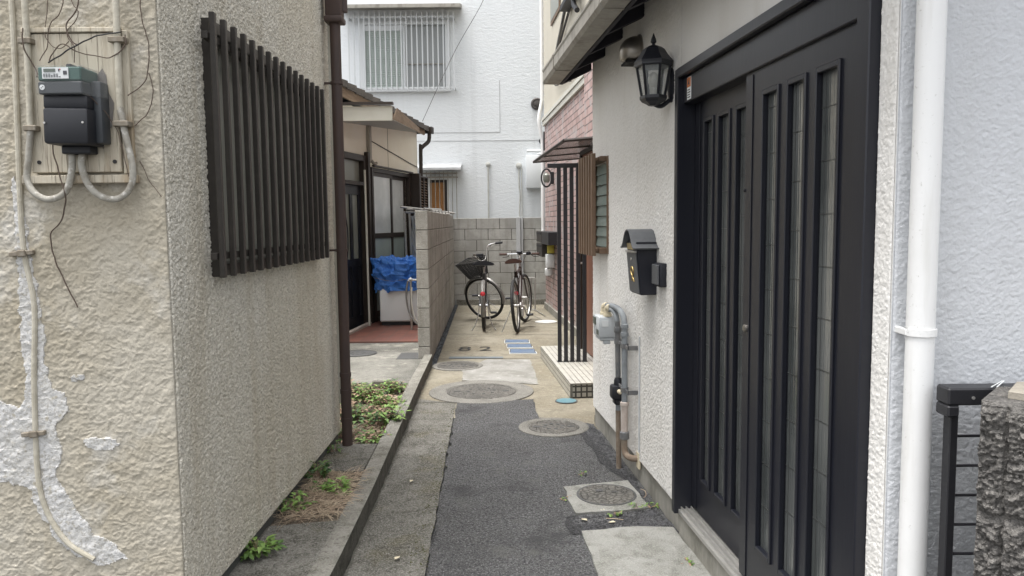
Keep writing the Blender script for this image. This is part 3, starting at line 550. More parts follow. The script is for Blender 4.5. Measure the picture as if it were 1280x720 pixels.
# downpipe
px, py = -.985, 4.41
g = BM(); tube(g, [(px, py, .09), (px, py, 2.62)], .0305, 16)
for z in (.42, .52, .25): lathe(g, (px, py, z), [(.0308, -.012), (.034, -.012), (.034, .012), (.0308, .012)], 16)
for z in (1.25, 2.2): lathe(g, (px, py, z), [(.0308, -.008), (.036, -.008), (.036, .008), (.0308, .008)], 16); box(g, X, px, py-.006, py+.006, z-.006, z+.006)
dp = T.p('downpipe', g, 'downpipe_brown', smooth=True)
g = BM(); box(g, px-.045, px+.045, py-.05, py+.05, 2.56, 2.95, .012, 2); box(g, px-.052, px+.052, py-.055, py+.055, 2.53, 2.565, .01, 2); tube(g, [(px+.045, py+.03, 2.60), (px+.045, py+.03, 2.95)], .022, 10)
T.p('hopper', g, 'downpipe_brown', parent=dp, smooth=True)

# ---- meter board on the front of the left house (y = 2.35 facing the street)
Y = 2.345
T = Thing('meter_board', 'weathered cream plywood board screwed to the lumpy stucco wall', 'board', (-1.3, Y, 1.55))
g = BM(); box(g, -1.448, -1.178, Y-.022, Y, 1.565, 1.975, .002); T.p('panel', g, 'meter_board')
g = BM(); box(g, -1.174, -1.142, Y-.016, Y, 1.56, 1.985, .002); T.p('side_batten', g, 'meter_board')
g = BM(); box(g, -1.475, -1.132, Y-.034, Y, 1.532, 1.556, .002); box(g, -1.455, -1.16, Y-.028, Y, 1.978, 1.992, .002); T.p('batten', g, 'meter_board')
g = BM(); prism3(g, [(-1.248+a, Y-.0225, z) for a, z in ((0, 1.66), (.012, 1.85), (.03, 1.872), (.04, 1.85), (.045, 1.80), (.06, 1.77), (.05, 1.70), (.03, 1.685), (.02, 1.635))], (0, -.0015, 0)); T.p('bare_patch', g, 'bare_wood')
g = BM()
for x in (-1.424, -1.196): lathe(g, (x, Y-.022, 1.596), [(.006, 0), (.006, .003), (.001, .003)], 12, (0, -1, 0))
T.p('screw', g, 'cable_black')
T = Thing('electricity_meter', 'black and green electricity meter with clear cover on the cream board', 'meter', (-1.33, Y, 1.63))
yb = Y-.022
g = BM(); box(g, -1.408, -1.258, yb-.095, yb, 1.632, 1.748, .010, 2); box(g, -1.412, -1.262, yb-.085, yb, 1.745, 1.79, .008, 2); tl = g
rotate_bm(g, R(1.5), 'Y', (-1.33, yb, 1.7)); T.p('terminal_cover', g, 'black_plastic', smooth=True)
g = BM(); box(g, -1.272, -1.236, yb-.05, yb, 1.638, 1.84, .008, 2); T.p('side_case', g, 'grey_plastic', smooth=True)
g = BM(); box(g, -1.414, -1.272, yb-.095, yb, 1.832, 1.876, .004); T.p('upper_case', g, 'meter_green')
g = BM(); box(g, -1.414, -1.268, yb-.098, yb, 1.790, 1.830, .004); T.p('display_case', g, 'grey_plastic')
g = BM(); box(g, -1.396, -1.310, yb-.0985, yb-.096, 1.838, 1.873); lb = T.p('label_plate', g, 'label_white')
g = BM(); box(g, -1.390, -1.352, yb-.1005, yb-.0988, 1.859, 1.869); T.p('display', g, 'lcd', parent=lb)
g = BM()
for k in range(3):
    for j in range(7):
        if rnd.random() < .8: box(g, -1.392+j*.0085, -1.3865+j*.0085, yb-.0998, yb-.0988, 1.8425+k*.0042, 1.8445+k*.0042)
box(g, -1.342, -1.338, yb-.0998, yb-.0988, 1.86, 1.868); box(g, -1.326, -1.314, yb-.0998, yb-.0988, 1.85, 1.862)
T.p('label_print', g, 'label_ink', parent=lb)
g = BM(); lathe(g, (-1.336, yb-.0985, 1.867), [(.002, 0), (.002, .0012), (.0005, .0012)], 10, (0, -1, 0)); T.p('indicator', g, 'red_mark', parent=lb)
g = BM(); lathe(g, (-1.398, yb-.0985, 1.811), [(.0085, 0), (.0085, .0012), (.0005, .0012)], 20, (0, -1, 0)); em = T.p('round_mark', g, 'label_white')
g = BM(); 
for s in (-1, 1): lathe(g, (-1.398+s*.0025, yb-.0998, 1.811+s*.002), [(.0018, 0), (.0018, .0006), (.0005, .0006)], 10, (0, -1, 0))
T.p('round_mark_print', g, 'label_ink', parent=em)
g = BM(); box(g, -1.418, -1.262, yb-.104, yb-.01, 1.786, 1.880, .006, 2)
g.faces.ensure_lookup_table(); prism3(g, [(-1.264, yb-.10, 1.786), (-1.225, yb-.03, 1.786), (-1.225, yb-.03, 1.865), (-1.264, yb-.10, 1.876)], (0, .003, 0))
T.p('clear_cover', g, 'clear_plastic')
g = BM(); box(g, -1.356, -1.338, yb-.04, yb, 1.876, 1.898, .003); box(g, -1.325, -1.312, yb-.03, yb, 1.876, 1.892, .003); T.p('top_lug', g, 'black_plastic')
g = BM(); box(g, -1.385, -1.285, yb-.045, yb, 1.606, 1.634, .005, 2); T.p('bottom_block', g, 'black_plastic')
for x, z in ((-1.404, 1.70), (-1.277, 1.70)):
    g = BM(); lathe(g, (x+.004, yb-.095, z), [(.0035, 0), (.0035, .003), (.001, .003)], 12, (0, -1, 0)); T.p('screw', g, 'steel')
T.o.scale = (.87, 1, .90); T.o.location.x += .047; T.o.location.z += .008
def wire(name, pts, r, m, label, cat='cable', seg=8, k=6, group=None, base=None):
    b = BM(); P = smoothpts(pts, k); tube(b, P, r, seg); return solo(name, b, m, label, cat, base or tuple(pts[0]), group=group, smooth=True)
gcd = 'conduits running to the electricity meter'
T = Thing('conduit', 'thick weathered grey conduit curving left from under the meter and up the wall', 'conduit', (-1.45, Y, 1.5), group=gcd)
g = BM(); tube(g, smoothpts([(-1.335, yb-.02, 1.625), (-1.338, yb-.022, 1.57), (-1.36, yb-.022, 1.51), (-1.41, yb-.02, 1.488), (-1.452, yb-.02, 1.505), (-1.478, Y-.035, 1.55), (-1.470, Y-.035, 1.61), (-1.458, Y-.035, 1.70)], 7), 0.0098, 12); T.p('flexible_pipe', g, 'conduit', smooth=True)
g = BM(); tube(g, [(-1.458, Y-.035, 1.695), (-1.452, Y-.035, 2.0), (-1.449, Y-.03, 2.9)], .0095, 12); T.p('rigid_pipe', g, 'conduit_painted', smooth=True)
g = BM()
for z in (1.70, 1.955, 2.5): box(g, -1.475, -1.436, Y-.048, Y-.016, z-.008, z+.008, .002)
T.p('clip', g, 'cable_clip')
T.o.location.x += .022; T.o.location.z -= .004
T = Thing('conduit', 'thick weathered grey conduit curving right from under the meter and up the wall', 'conduit', (-1.2, Y, 1.5), group=gcd)
g = BM(); tube(g, smoothpts([(-1.300, yb-.02, 1.625), (-1.302, yb-.024, 1.585), (-1.285, yb-.024, 1.53), (-1.25, yb-.022, 1.495), (-1.205, Y-.035, 1.488), (-1.166, Y-.035, 1.52), (-1.155, Y-.035, 1.58), (-1.172, Y-.035, 1.68), (-1.184, Y-.035, 1.76)], 7), 0.0098, 12); T.p('flexible_pipe', g, 'conduit', smooth=True)
g = BM(); tube(g, [(-1.184, Y-.035, 1.75), (-1.180, Y-.035, 2.0), (-1.17, Y-.03, 2.9)], 0.0098, 12); T.p('rigid_pipe', g, 'conduit_painted', smooth=True)
g = BM()
for z in (1.71, 1.955, 2.5): box(g, -1.203, -1.155, Y-.05, Y-.016, z-.008, z+.008, .002)
T.p('clip', g, 'cable_clip')
T.o.location.x += .018; T.o.location.z -= .004
# vertical buried cable with two clips and pale repair patches
T = Thing('painted_cable', 'stucco-coloured cable clipped down the wall and bending right at the bottom', 'cable', (-1.5, Y, 1.3))
P = smoothpts([(-1.485, Y-.005, 2.8), (-1.488, Y-.005, 2.0), (-1.500, Y-.006, 1.5), (-1.498, Y-.006, 1.32), (-1.478, Y-.006, 1.16), (-1.492, Y-.006, .95), (-1.50, Y-.006, .755), (-1.50, Y-.006, .60), (-1.475, Y-.006, .49), (-1.42, Y-.006, .40), (-1.34, Y-.006, .345)], 6)
g = BM(); tube(g, P, .0085, 10); T.p('cable', g, 'conduit_painted', smooth=True)
for z, xa in ((1.322, 0), (.757, 0)):
    g = BM(); box(g, -1.54, -1.466, Y-.018, Y-.003, z-.007, z+.007, .002); box(g, -1.512, -1.486, Y-.023, Y-.018, z-.011, z+.011, .003); rotate_bm(g, R(-5), 'Y', (-1.5, Y, z)); T.p('clip', g, 'cable_clip')
# pale flaking repair patches: thin skim coat on the wall
def blob(cx, cz, rx, rz, seed, n=46, a=.45):
    out = []
    for k in range(n):
        t = 2*math.pi*k/n; q = 1+a*noise.noise((math.cos(t)*1.3+seed, math.sin(t)*1.3, seed*3.1))+.18*noise.noise((math.cos(t)*5+seed, math.sin(t)*5, seed))
        out.append((cx+math.cos(t)*rx*q, Y-.0035, cz+math.sin(t)*rz*q))
    return out

T = Thing('repair_patch', 'pale grey flaking skim coat following the buried cable down the wall', 'plaster', (-1.5, Y, .8))
pp = [(-1.70, .88), (-1.60, .86), (-1.545, .83), (-1.52, .90), (-1.53, 1.05), (-1.525, 1.30), (-1.525, 1.55), (-1.512, 1.56), (-1.478, 1.30), (-1.455, 1.12), (-1.462, .98), (-1.445, .90), (-1.405, .885), (-1.40, .83), (-1.435, .77), (-1.425, .70), (-1.445, .61), (-1.40, .52), (-1.345, .44), (-1.26, .38), (-1.235, .345), (-1.33, .325), (-1.43, .375), (-1.50, .47), (-1.535, .58), (-1.60, .60), (-1.70, .59)]
j = []
for i in range(len(pp)):
    a = Vector(pp[i]); b = Vector(pp[(i+1) % len(pp)]); k = max(1, int((b-a).length/.015))
    for q in range(k):
        v_ = a.lerp(b, q/k); j.append((v_.x+.016*noise.noise((v_.x*38, v_.y*38, 1)), Y-.0035, v_.y+.016*noise.noise((v_.x*38, v_.y*38, 9))))
def skim(poly, u0, u1, za, zb, step=.004):
    us = np.arange(u0, u1, step); zs = np.arange(za, zb, step); U, Z = np.meshgrid(us, zs); ins = np.zeros_like(U, bool); n = len(poly)
    for i in range(n):
        xa, ya = poly[i][0], poly[i][-1]; xb, yb_ = poly[i-1][0], poly[i-1][-1]
        c = ((ya > Z) != (yb_ > Z)) & (U < (xb-xa)*(Z-ya)/((yb_-ya) if abs(yb_-ya) > 1e-9 else 1e-9)+xa); ins ^= c
    H = h_blob(U+2.1, Z)*.85+.0045; g = BM(); V = {}
    H = np.where(ins, H, -.002)
    nj, ni = U.shape
    def vv(j_, i_):
        if (j_, i_) not in V: V[(j_, i_)] = g.verts.new((U[j_, i_], yN-.003-H[j_, i_], Z[j_, i_]))
        return V[(j_, i_)]
    for j_ in range(nj-1):
        for i_ in range(ni-1):
            if ins[j_, i_] or ins[j_+1, i_] or ins[j_, i_+1] or ins[j_+1, i_+1]: g.faces.new((vv(j_, i_), vv(j_, i_+1), vv(j_+1, i_+1), vv(j_+1, i_)))
    return g
T.p('flaked_coat', skim(j, -1.72, -1.2, .30, 1.6), 'pale_patch', smooth=True)
T.p('flaked_coat', skim(blob(-1.30, .72, .06, .022, 3.3), -1.4, -1.2, .66, .78), 'pale_patch', smooth=True)
T.p('flaked_coat', skim(blob(-1.36, .93, .022, .013, 5.3, 30), -1.4, -1.3, .9, .96), 'pale_patch', smooth=True)
# dead vine stems and thin wires over the board
gv = 'dead vines and thin wires hanging round the meter'
vp = [([(-1.384, yb-.012, 1.80), (-1.395, yb-.02, 1.66), (-1.38, yb-.02, 1.56), (-1.36, yb-.03, 1.50), (-1.39, Y-.02, 1.43), (-1.435, Y-.012, 1.37), (-1.42, Y-.01, 1.28), (-1.365, Y-.012, 1.155)], .0028, 'vine', 'long brown vine stem hanging down below the meter to a loose tip'),
      ([(-1.17, Y-.03, 2.9), (-1.13, Y-.01, 2.15), (-1.12, Y-.012, 2.02), (-1.105, Y-.012, 1.93), (-1.12, Y-.012, 1.84), (-1.165, Y-.03, 1.79)], .0022, 'vine', 'thin dark wire looping off the right edge of the board'),
      ([(-1.11, Y-.01, 1.86), (-1.10, Y-.01, 1.80), (-1.12, Y-.012, 1.74), (-1.15, Y-.03, 1.70)], .002, 'vine', 'short dark tendril curling right of the board at meter height'),
      ([(-1.15, Y-.01, 1.60), (-1.12, Y-.008, 1.53), (-1.09, Y-.008, 1.49)], .0015, 'vine', 'fine tendril at the lower right corner of the board'),
      ([(-1.17, Y-.05, 1.97), (-1.25, yb-.02, 1.96), (-1.33, yb-.025, 1.92), (-1.385, yb-.03, 1.885)], .003, 'cable_black', 'black wire slanting down across the board top to the meter'),
      ([(-1.155, Y-.05, 1.965), (-1.16, yb-.03, 1.93), (-1.21, yb-.02, 1.90), (-1.30, yb-.02, 1.915), (-1.345, yb-.02, 1.94), (-1.38, yb-.02, 1.91), (-1.39, yb-.02, 1.885)], .0024, 'vine', 'brown wire sagging in a shallow loop across the board'),
      ([(-1.455, Y-.05, 1.985), (-1.455, Y-.055, 1.93), (-1.43, yb-.02, 1.87), (-1.415, yb-.04, 1.84)], .0028, 'vine', 'reddish brown wire from the left clip to the side of the meter'),
      ([(-1.34, Y-.01, 2.3), (-1.345, Y-.03, 2.06), (-1.385, yb-.01, 2.0), (-1.40, yb-.012, 1.93), (-1.41, yb-.03, 1.89)], .002, 'vine', 'thin vine falling from above onto the left top of the meter'),
      ([(-1.28, Y-.01, 2.4), (-1.30, Y-.02, 2.08), (-1.335, yb-.012, 2.0), (-1.318, yb-.015, 1.95), (-1.30, yb-.015, 1.94)], .0028, 'vine', 'curled vine stem above the middle of the board'),
      ([(-1.31, Y-.01, 2.4), (-1.325, Y-.02, 2.1), (-1.30, Y-.03, 2.03), (-1.335, yb-.01, 1.975), (-1.31, yb-.02, 1.93), (-1.315, yb-.02, 1.885)], .0018, 'vine', 'thin wavy vine between the board top and the meter'),
      ([(-1.41, Y-.01, 2.4), (-1.40, Y-.01, 2.1), (-1.405, Y-.025, 1.99), (-1.395, yb-.01, 1.95), (-1.36, yb-.01, 1.93), (-1.33, yb-.01, 1.95)], .0016, 'vine', 'thin arched vine at the upper left of the board'),
      ([(-1.27, yb-.09, 1.80), (-1.235, yb-.05, 1.76), (-1.205, yb-.02, 1.70), (-1.18, Y-.055, 1.64), (-1.165, Y-.055, 1.55)], .0018, 'vine', 'thin stem crossing from the meter to the right conduit')]
for pts, r_, m_, lab in vp:
    b = BM(); P = smoothpts(pts, 8)
    P = [p_+Vector((.024+noise.noise(p_*30)*.004, 0, noise.noise(p_*30+Vector((9, 9, 9)))*.004)) for p_ in P]
    tube(b, P, r_*.72, 6); solo('vine_stem' if m_ == 'vine' else 'wire', b, m_, lab, 'vine' if m_ == 'vine' else 'wire', pts[-1], group=gv, smooth=True)

# ============================================================ CREAM HOUSE (second on the left)
T = Thing('cream_house', 'cream boarded house with dark sliding windows, tiled roof and porch on the left', 'house', (0, 0, 0), LB)
g = BM(); wall_holes(g, -2.6, 2.12, -.01, 2.9, 0, .12, [(-.90, -.12, .05, 2.30), (.06, 1.53, .12, 2.10)]); T.p('wall', g, 'cream_board')
g = BM(); box(g, -2.6, 2.12, 3.5, 3.6, 0, 2.9); box(g, 2.02, 2.12, .12, 3.5, 0, 2.9); box(g, -2.6, -2.5, .12, 3.5, 0, 2.95); T.p('wall', g, 'cream_board', label='rear and end walls')
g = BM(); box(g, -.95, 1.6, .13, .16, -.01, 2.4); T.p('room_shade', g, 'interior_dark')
# panel joint + wire
g = BM(); box(g, .78, .79, -.003, 0, 2.12, 2.95); T.p('board_joint', g, 'foundation')
# entrance door
g = BM()
box(g, -.90, -.82, -.03, .1, .05, 2.30, .004); box(g, -.20, -.12, -.03, .1, .05, 2.30, .004); box(g, -.82, -.20, -.03, .1, 2.22, 2.30, .004); box(g, -.82, -.20, -.03, .1, 1.90, 1.95, .004); box(g, -.12, -.05, -.06, -.001, .05, 2.35, .004)
dr = T.p('door', g, 'dark_brown')
g = BM(); wall_holes(g, -.82, -.20, .05, 1.90, .03, .07, [(-.74, -.55, .95, 1.78), (-.47, -.28, .95, 1.78), (-.74, -.55, .2, .85), (-.47, -.28, .2, .85)])
box(g, -.74, -.55, .045, .06, .2, .85); box(g, -.47, -.28, .045, .06, .2, .85); T.p('door_leaf', g, 'door_black', parent=dr)
g = BM(); box(g, -.74, -.28, .048, .056, .95, 1.78); box(g, -.82, -.20, .04, .05, 1.95, 2.22); T.p('pane', g, 'dim_glass', parent=dr)
g = BM(); tube(g, smoothpts([(-.75, .01, .95), (-.77, -.02, 1.1), (-.77, -.02, 1.35), (-.75, .01, 1.5)], 4), .009, 8); T.p('handle', g, 'black_metal', parent=dr, smooth=True)
# sliding windows
g = BM()
box(g, .0, .06, -.06, .1, .08, 2.16, .003); box(g, 1.53, 1.59, -.06, .1, .08, 2.16, .003); box(g, .06, 1.53, -.06, .1, 2.10, 2.16, .003); box(g, .06, 1.53, -.06, .1, .05, .12, .003)
wn = T.p('window', g, 'dark_brown', label='tall dark-framed sliding window behind the washing machine')
for a, b_, y_ in ((.06, .84, -.035), (.78, 1.53, .01)):
    g = BM(); wall_holes(g, a, b_, .12, 2.10, y_, y_+.035, [(a+.05, b_-.06, .20, 1.20), (a+.05, b_-.06, 1.27, 2.05)]); T.p('sash', g, 'dark_brown', parent=wn)
    g = BM(); box(g, a+.04, b_-.05, y_+.014, y_+.02, 1.26, 2.06); T.p('pane', g, 'frost_glass', parent=wn)
    g = BM(); box(g, a+.04, b_-.05, y_+.014, y_+.02, .19, 1.21); T.p('pane', g, 'frost_glass_low', parent=wn, label='greener lower pane')
g = BM(); box(g, .0, 1.62, -.10, -.062, 2.165, 2.19, .003); T.p('window_hood', g, 'dark_brown')
# shutter box with louvres
g = BM(); box(g, 1.60, 1.68, -.20, -.001, .1, 2.17, .003); box(g, 1.68, 2.10, -.14, -.001, .1, 2.14, .003)
sb = T.p('shutter_box', g, 'dark_brown')
g = BM()
for c in (1.70, 1.91):
    for k in range(26):
        z = 1.02+k*.042; prism3(g, [(c, -.145, z), (c, -.175, z-.022), (c, -.170, z-.026), (c, -.141, z-.004)], (.175, 0, 0))
T.p('louvres', g, 'brown_alu', parent=sb)
g = BM(); box(g, 1.68, 1.70, -.18, -.14, .9, 2.12); box(g, 1.878, 1.908, -.18, -.14, .9, 2.12); box(g, 2.088, 2.10, -.18, -.14, .9, 2.12); box(g, 1.68, 2.1, -.18, -.14, 2.12, 2.14); T.p('louvre_frame', g, 'dark_brown', parent=sb)
# conduit / box near the porch corner
g = BM(); box(g, -.02, .05, -.05, -.001, 2.22, 2.75, .006); tube(g, smoothpts([(.02, -.05, 2.25), (.05, -.08, 2.2), (.10, -.09, 2.22)], 4), .02, 8); T.p('switch_box', g, 'gutter_grey')
g = BM(); tube(g, smoothpts([(.12, -.01, 2.52), (1.0, -.012, 2.42), (1.7, -.01, 2.34), (2.1, -.01, 2.30)], 3), .006, 6); T.p('wall_wire', g, 'cable_black')
# roof (frame LB), porch soffit, verge
vA, vB = Vector((-.55, -.10, 0)), Vector((2.28, -.10, 0))
zA, zB = 3.095, 2.965
def zr(x): return zA+(zB-zA)*(x-vA.x)/(vB.x-vA.x)
g = BM(); prism3(g, [(-2.6, -.07, zr(-2.6)-.03), (2.28, -.07, zB-.03), (2.28, -.07, zB-.06), (-2.6, -.07, zr(-2.6)-.06)], (0, 3.8, 0)); rf = T.p('roof', g, 'dark_wood')
g = BM(); prism3(g, [(-2.6, -.10, zr(-2.6)-.05), (2.24, -.10, zB-.06), (2.24, -.10, zB-.14), (-2.6, -.10, zr(-2.6)-.20)], (0, .028, 0)); T.p('verge_board', g, 'beige_wood')
g = BM()
for k in range(17):
    xx = 2.30-k*.27; z = zr(xx)
    for j in range(2 if k < 18 else 1):
        yy = -.14+j*.30
        prism3(g, [(xx, yy, z-.035), (xx, yy, z+.012), (xx-.295, yy, zr(xx-.295)-.012), (xx-.295, yy, zr(xx-.295)-.05)], (0, .28, 0))
    prism3(g, [(xx, -.155, z-.075), (xx, -.155, z+.01), (xx-.28, -.155, zr(xx-.28)-.012), (xx-.28, -.155, zr(xx-.28)-.085)], (0, .022, 0))
T.p('roof_tiles', g, 'roof_tile', parent=rf)
g = BM(); tube(g, [(2.35, -.20, zB-.055), (2.35, 1.8, zB-.08)], .05, 12); box(g, 2.29, 2.41, -.202, -.14, zB-.11, zB-.0, .008); gt = T.p('gutter', g, 'dark_brown', smooth=True)
g = BM(); tube(g, smoothpts([(2.34, -.14, zB-.09), (2.34, -.14, zB-.18), (2.32, -.12, zB-.25), (2.20, -.06, zB-.34), (2.17, -.045, zB-.42), (2.17, -.045, 1.3), (2.17, -.045, .1)], 5), .032, 12); T.p('downpipe', g, 'dark_brown', smooth=True)
# porch slab: soffit and fascia, world coordinates -> LB
def toL(x, y, z):
    q = LB.m.inverted() @ Vector((x, y, z)); return (q.x, q.y, q.z)
lo = [toL(-3.6, 9.1, 2.62), toL(-1.40, 9.1, 2.62), toL(-1.45, 12.25, 2.84), toL(-1.75, 12.25, 2.86), toL(-2.6, 9.5, 2.66)]
g = BM(); prism3(g, lo, (0, 0, .02)); T.p('soffit', g, 'soffit_grey')
g = BM(); prism3(g, [toL(-3.6, 9.07, 2.61), toL(-1.385, 9.07, 2.61), toL(-1.385, 9.10, 2.61), toL(-3.6, 9.10, 2.61)], (0, 0, .165)); T.p('fascia', g, 'fascia_cream')
g = BM(); prism3(g, [toL(-3.6, 9.03, 2.80), toL(-1.37, 9.03, 2.79), toL(-1.37, 9.11, 2.79), toL(-3.6, 9.11, 2.80)], (0, 0, .03)); T.p('fascia_cap', g, 'dark_brown')
g = BM(); prism3(g, [toL(-1.37, 9.05, 2.62), toL(-1.43, 12.2, 2.83), toL(-1.43, 12.2, 2.90), toL(-1.37, 9.4, 2.80)], (-.03, 0, 0)); T.p('eave_board', g, 'beige_wood')
# white thin pipe beside the window
T2 = Thing('thin_pipe', 'thin off-white pipe leaning between the dark door and the sliding window', 'pipe', (-1.93, 10.05, 0))
g = BM(); tube(g, [(-1.90, 9.98, 2.10), (-1.885, 9.95, .06)], .014, 8); T2.p('pipe', g, 'fascia_cream', smooth=True)
# red tiled porch floor
T2 = Thing('tiled_porch', 'low porch floor of red square tiles in front of the cream house door', 'porch', (-1.6, 9.2, 0))
pf = [(-2.6, 8.62), (-.955, 8.58), (-.965, 11.4), (-1.75, 11.3), (-1.90, 10.4), (-2.02, 9.3)]
g = BM(); prism(g, [(-2.6, 8.62), (-.955, 8.58), (-.975, 12.3), (-1.56, 12.0), (-1.91, 10.2), (-2.10, 9.2), (-2.6, 8.9)], .052, .062); T2.p('tiles', g, 'red_tile')
g = BM(); box(g, -2.6, -.955, 8.565, 8.585, -.01, .059); T2.p('edge', g, 'red_tile_edge')
g = BM(); prism(g, [(-2.04, 9.0), (-1.985, 8.98), (-1.885, 10.1), (-1.94, 10.15)], .06, .09); T2.p('door_sill', g, 'pipe_pinkish')

# ---- washing machine with tarp
T = Thing('washing_machine', 'white washing machine standing on the red tiles under a blue sheet', 'washing machine', (-1.5, 10.2, .06))
g = BM(); box(g, -1.745, -1.17, 9.95, 10.45, .11, .86, .022, 3); T.p('body', g, 'appliance', smooth=True)
g = BM(); box(g, -1.725, -1.19, 9.97, 10.43, .062, .11); T.p('base', g, 'black_plastic')
b = BM()
NX, NY = 60, 44
gx0, gx1, gy0, gy1 = -1.81, -1.11, 9.88, 10.52
# draped sheet: a bowl of cloth over the body
verts = {}
def tarp(u, v):
    """u,v in 0..1 over the unfolded cloth"""
    a = 2*math.pi*u; s = v
    cx, cy = -1.46, 10.2
    ex = .36*(abs(math.cos(a))**.5)*(1 if math.cos(a) >= 0 else -1); ey = .30*(abs(math.sin(a))**.5)*(1 if math.sin(a) >= 0 else -1)
    if s < .45:
        k = s/.45; x = cx+ex*k; y = cy+ey*k; z = .90+.03*math.sin(k*3)
    else:
        k = (s-.45)/.55; hem = .37+.07*noise.noise((math.cos(a)*3, math.sin(a)*3, 2)); bulge = 1+.09*math.sin(k*5.5)+.03*k
        x = cx+ex*bulge; y = cy+ey*bulge; z = .92-hem*k-.03*(k > .98)
    p = Vector((x, y, z)); q = Vector((p.x*5.6, p.y*5.6, p.z*4.2))
    n1 = 1-abs(noise.noise(q))*2; n2 = 1-abs(noise.noise(q*2.1+Vector((3, 1, 7))))*2; n3 = noise.noise(q*.7)
    rad = Vector((x-cx, y-cy, 0)); rad = rad.normalized() if rad.length > .01 else Vector((0, 0, 1))
    n4 = 1-abs(noise.noise(Vector((q.x*1.3+q.z*.8, q.y*1.3, q.z*1.2-q.x*.6))))*2.4
    n5 = 1-abs(noise.noise(q*3.6+Vector((1, 9, 2))))*2
    f = .042*n1+.030*n2+.03*n3+.045*n4+.016*n5-.06
    return p+rad*f*(1 if s > .4 else .3)+Vector((0, 0, f*.8 if s < .5 else f*.3))
NU, NV = 190, 70
grid = [[b.verts.new(tarp(i/NU, (j+.02)/NV)) for i in range(NU)] for j in range(NV+1)]
for j in range(NV):
    for i in range(NU): b.faces.new((grid[j][i], grid[j][(i+1) % NU], grid[j+1][(i+1) % NU], grid[j+1][i]))
b.faces.new(grid[0])
o = solo('tarpaulin', b, 'tarp', 'crumpled blue tarpaulin draped over the washing machine', 'tarpaulin', (-1.46, 10.2, .6), smooth=False)
g = BM(); tube(g, smoothpts([(-1.79, 9.86, .70), (-1.55, 9.80, .66), (-1.35, 9.81, .68), (-1.10, 9.86, .66)], 6), .003, 6)
solo('tie_cord', g, 'cable_grey', 'thin pale cord tied round the blue tarpaulin', 'cord', (-1.5, 9.8, .66))
# tap with hose
T = Thing('garden_tap', 'steel standpipe tap with a pale hose beside the washing machine', 'tap', (-1.28, 9.6, .06))
g = BM(); tube(g, [(-1.275, 9.55, .06), (-1.275, 9.55, .70)], .014, 10); T.p('standpipe', g, 'steel', smooth=True)
g = BM(); tube(g, [(-1.31, 9.55, .68), (-1.16, 9.55, .70)], .012, 10); lathe(g, (-1.275, 9.55, .695), [(.03, 0), (.03, .012), (.01, .02), (.01, .03)], 12); T.p('tap_head', g, 'white_metal', smooth=True)
g = BM(); tube(g, smoothpts([(-1.31, 9.54, .68), (-1.33, 9.52, .5), (-1.30, 9.5, .3), (-1.22, 9.45, .17), (-1.14, 9.45, .12), (-1.10, 9.5, .08)], 6), .012, 8); T.p('hose', g, 'cable_grey', smooth=True)
g = BM(); tube(g, smoothpts([(-1.26, 9.54, .6), (-1.265, 9.52, .4), (-1.22, 9.5, .2), (-1.12, 9.5, .1)], 6), .008, 8); T.p('hose', g, 'fascia_cream', smooth=True)
# laundry pole stand
T = Thing('laundry_stand', 'aluminium laundry pole stand rising behind the block wall end', 'laundry stand', (-1.35, 10.7, .06))
g = BM(); tube(g, [(-1.50, 10.95, .06), (-1.53, 10.95, 1.55)], .018, 10); tube(g, [(-1.43, 10.95, .06), (-1.46, 10.95, 1.56)], .015, 10); tube(g, [(-1.54, 10.95, 1.56), (-1.10, 10.9, 1.56)], .014, 8); T.p('post', g, 'steel', smooth=True)
g = BM()
for a, b_ in (((-1.55, 10.7, 1.635), (-.82, 11.0, 1.54)), ((-1.45, 10.6, 1.60), (-1.05, 11.6, 1.57)), ((-1.35, 10.7, 1.575), (-.88, 10.9, 1.525)), ((-1.2, 10.5, 1.60), (-1.05, 11.4, 1.60))): tube(g, [a, b_], .016, 8)
T.p('laundry_pole', g, 'steel', smooth=True)
g = BM()
for k in range(9):
    x = -1.25+k*.045; tube(g, [(x, 10.8, 1.58), (x+.01, 10.8, 1.50+.02*(k % 3))], .006, 6)
T.p('peg', g, 'cable_grey')
b = BM(); n_ = 14
gr = [[b.verts.new((-1.325+.17*i/n_+.015*math.sin(j*.9), 10.05+.05*math.sin(i*1.1)+.02*noise.noise((i, j, 2)), 1.50-.86*j/n_+(.05 if i > 4 else 0)*(j == 0))) for i in range(n_+1)] for j in range(n_+1)]
for j in range(n_):
    for i in range(n_): b.faces.new((gr[j][i], gr[j][i+1], gr[j+1][i+1], gr[j+1][i]))
bmesh.ops.solidify(b, geom=b.faces[:], thickness=.003)
solo('plastic_sheet', b, 'clear_sheet', 'cloudy plastic sheet hanging behind the end of the block wall', 'sheet', (-1.25, 10.05, .6), smooth=True)

# ============================================================ BLOCK WALLS
def block_wall(name, label, A, B, t, z0, courses, m, off=.2, hidden=0, h=.19):
    A = Vector(A); B = Vector(B); L = (B-A).length; fr = Frame(A.x, A.y, math.degrees(math.atan2(B.y-A.y, B.x-A.x)))
    T = Thing(name, label, 'wall', (0, 0, 0), fr)
    g = BM(); r2 = random.Random(5)
    for c in range(courses):
        za = z0+c*h; zb = za+h; x = -(off if c % 2 else 0)
        while x < L:
            a = max(x, 0); e = min(x+.395, L)
            if e-a > .03:
                dy = r2.uniform(-.0012, .0012); box(g, a+.0035, e-.0035, dy, t+dy, za+.0035, zb-.0035, .004)
            x += .40
    T.p('blocks', g, m)
    g = BM(); box(g, .006, L-.006, .005, t-.005, z0, z0+courses*h-.006); T.p('mortar', g, 'mortar')
    return T
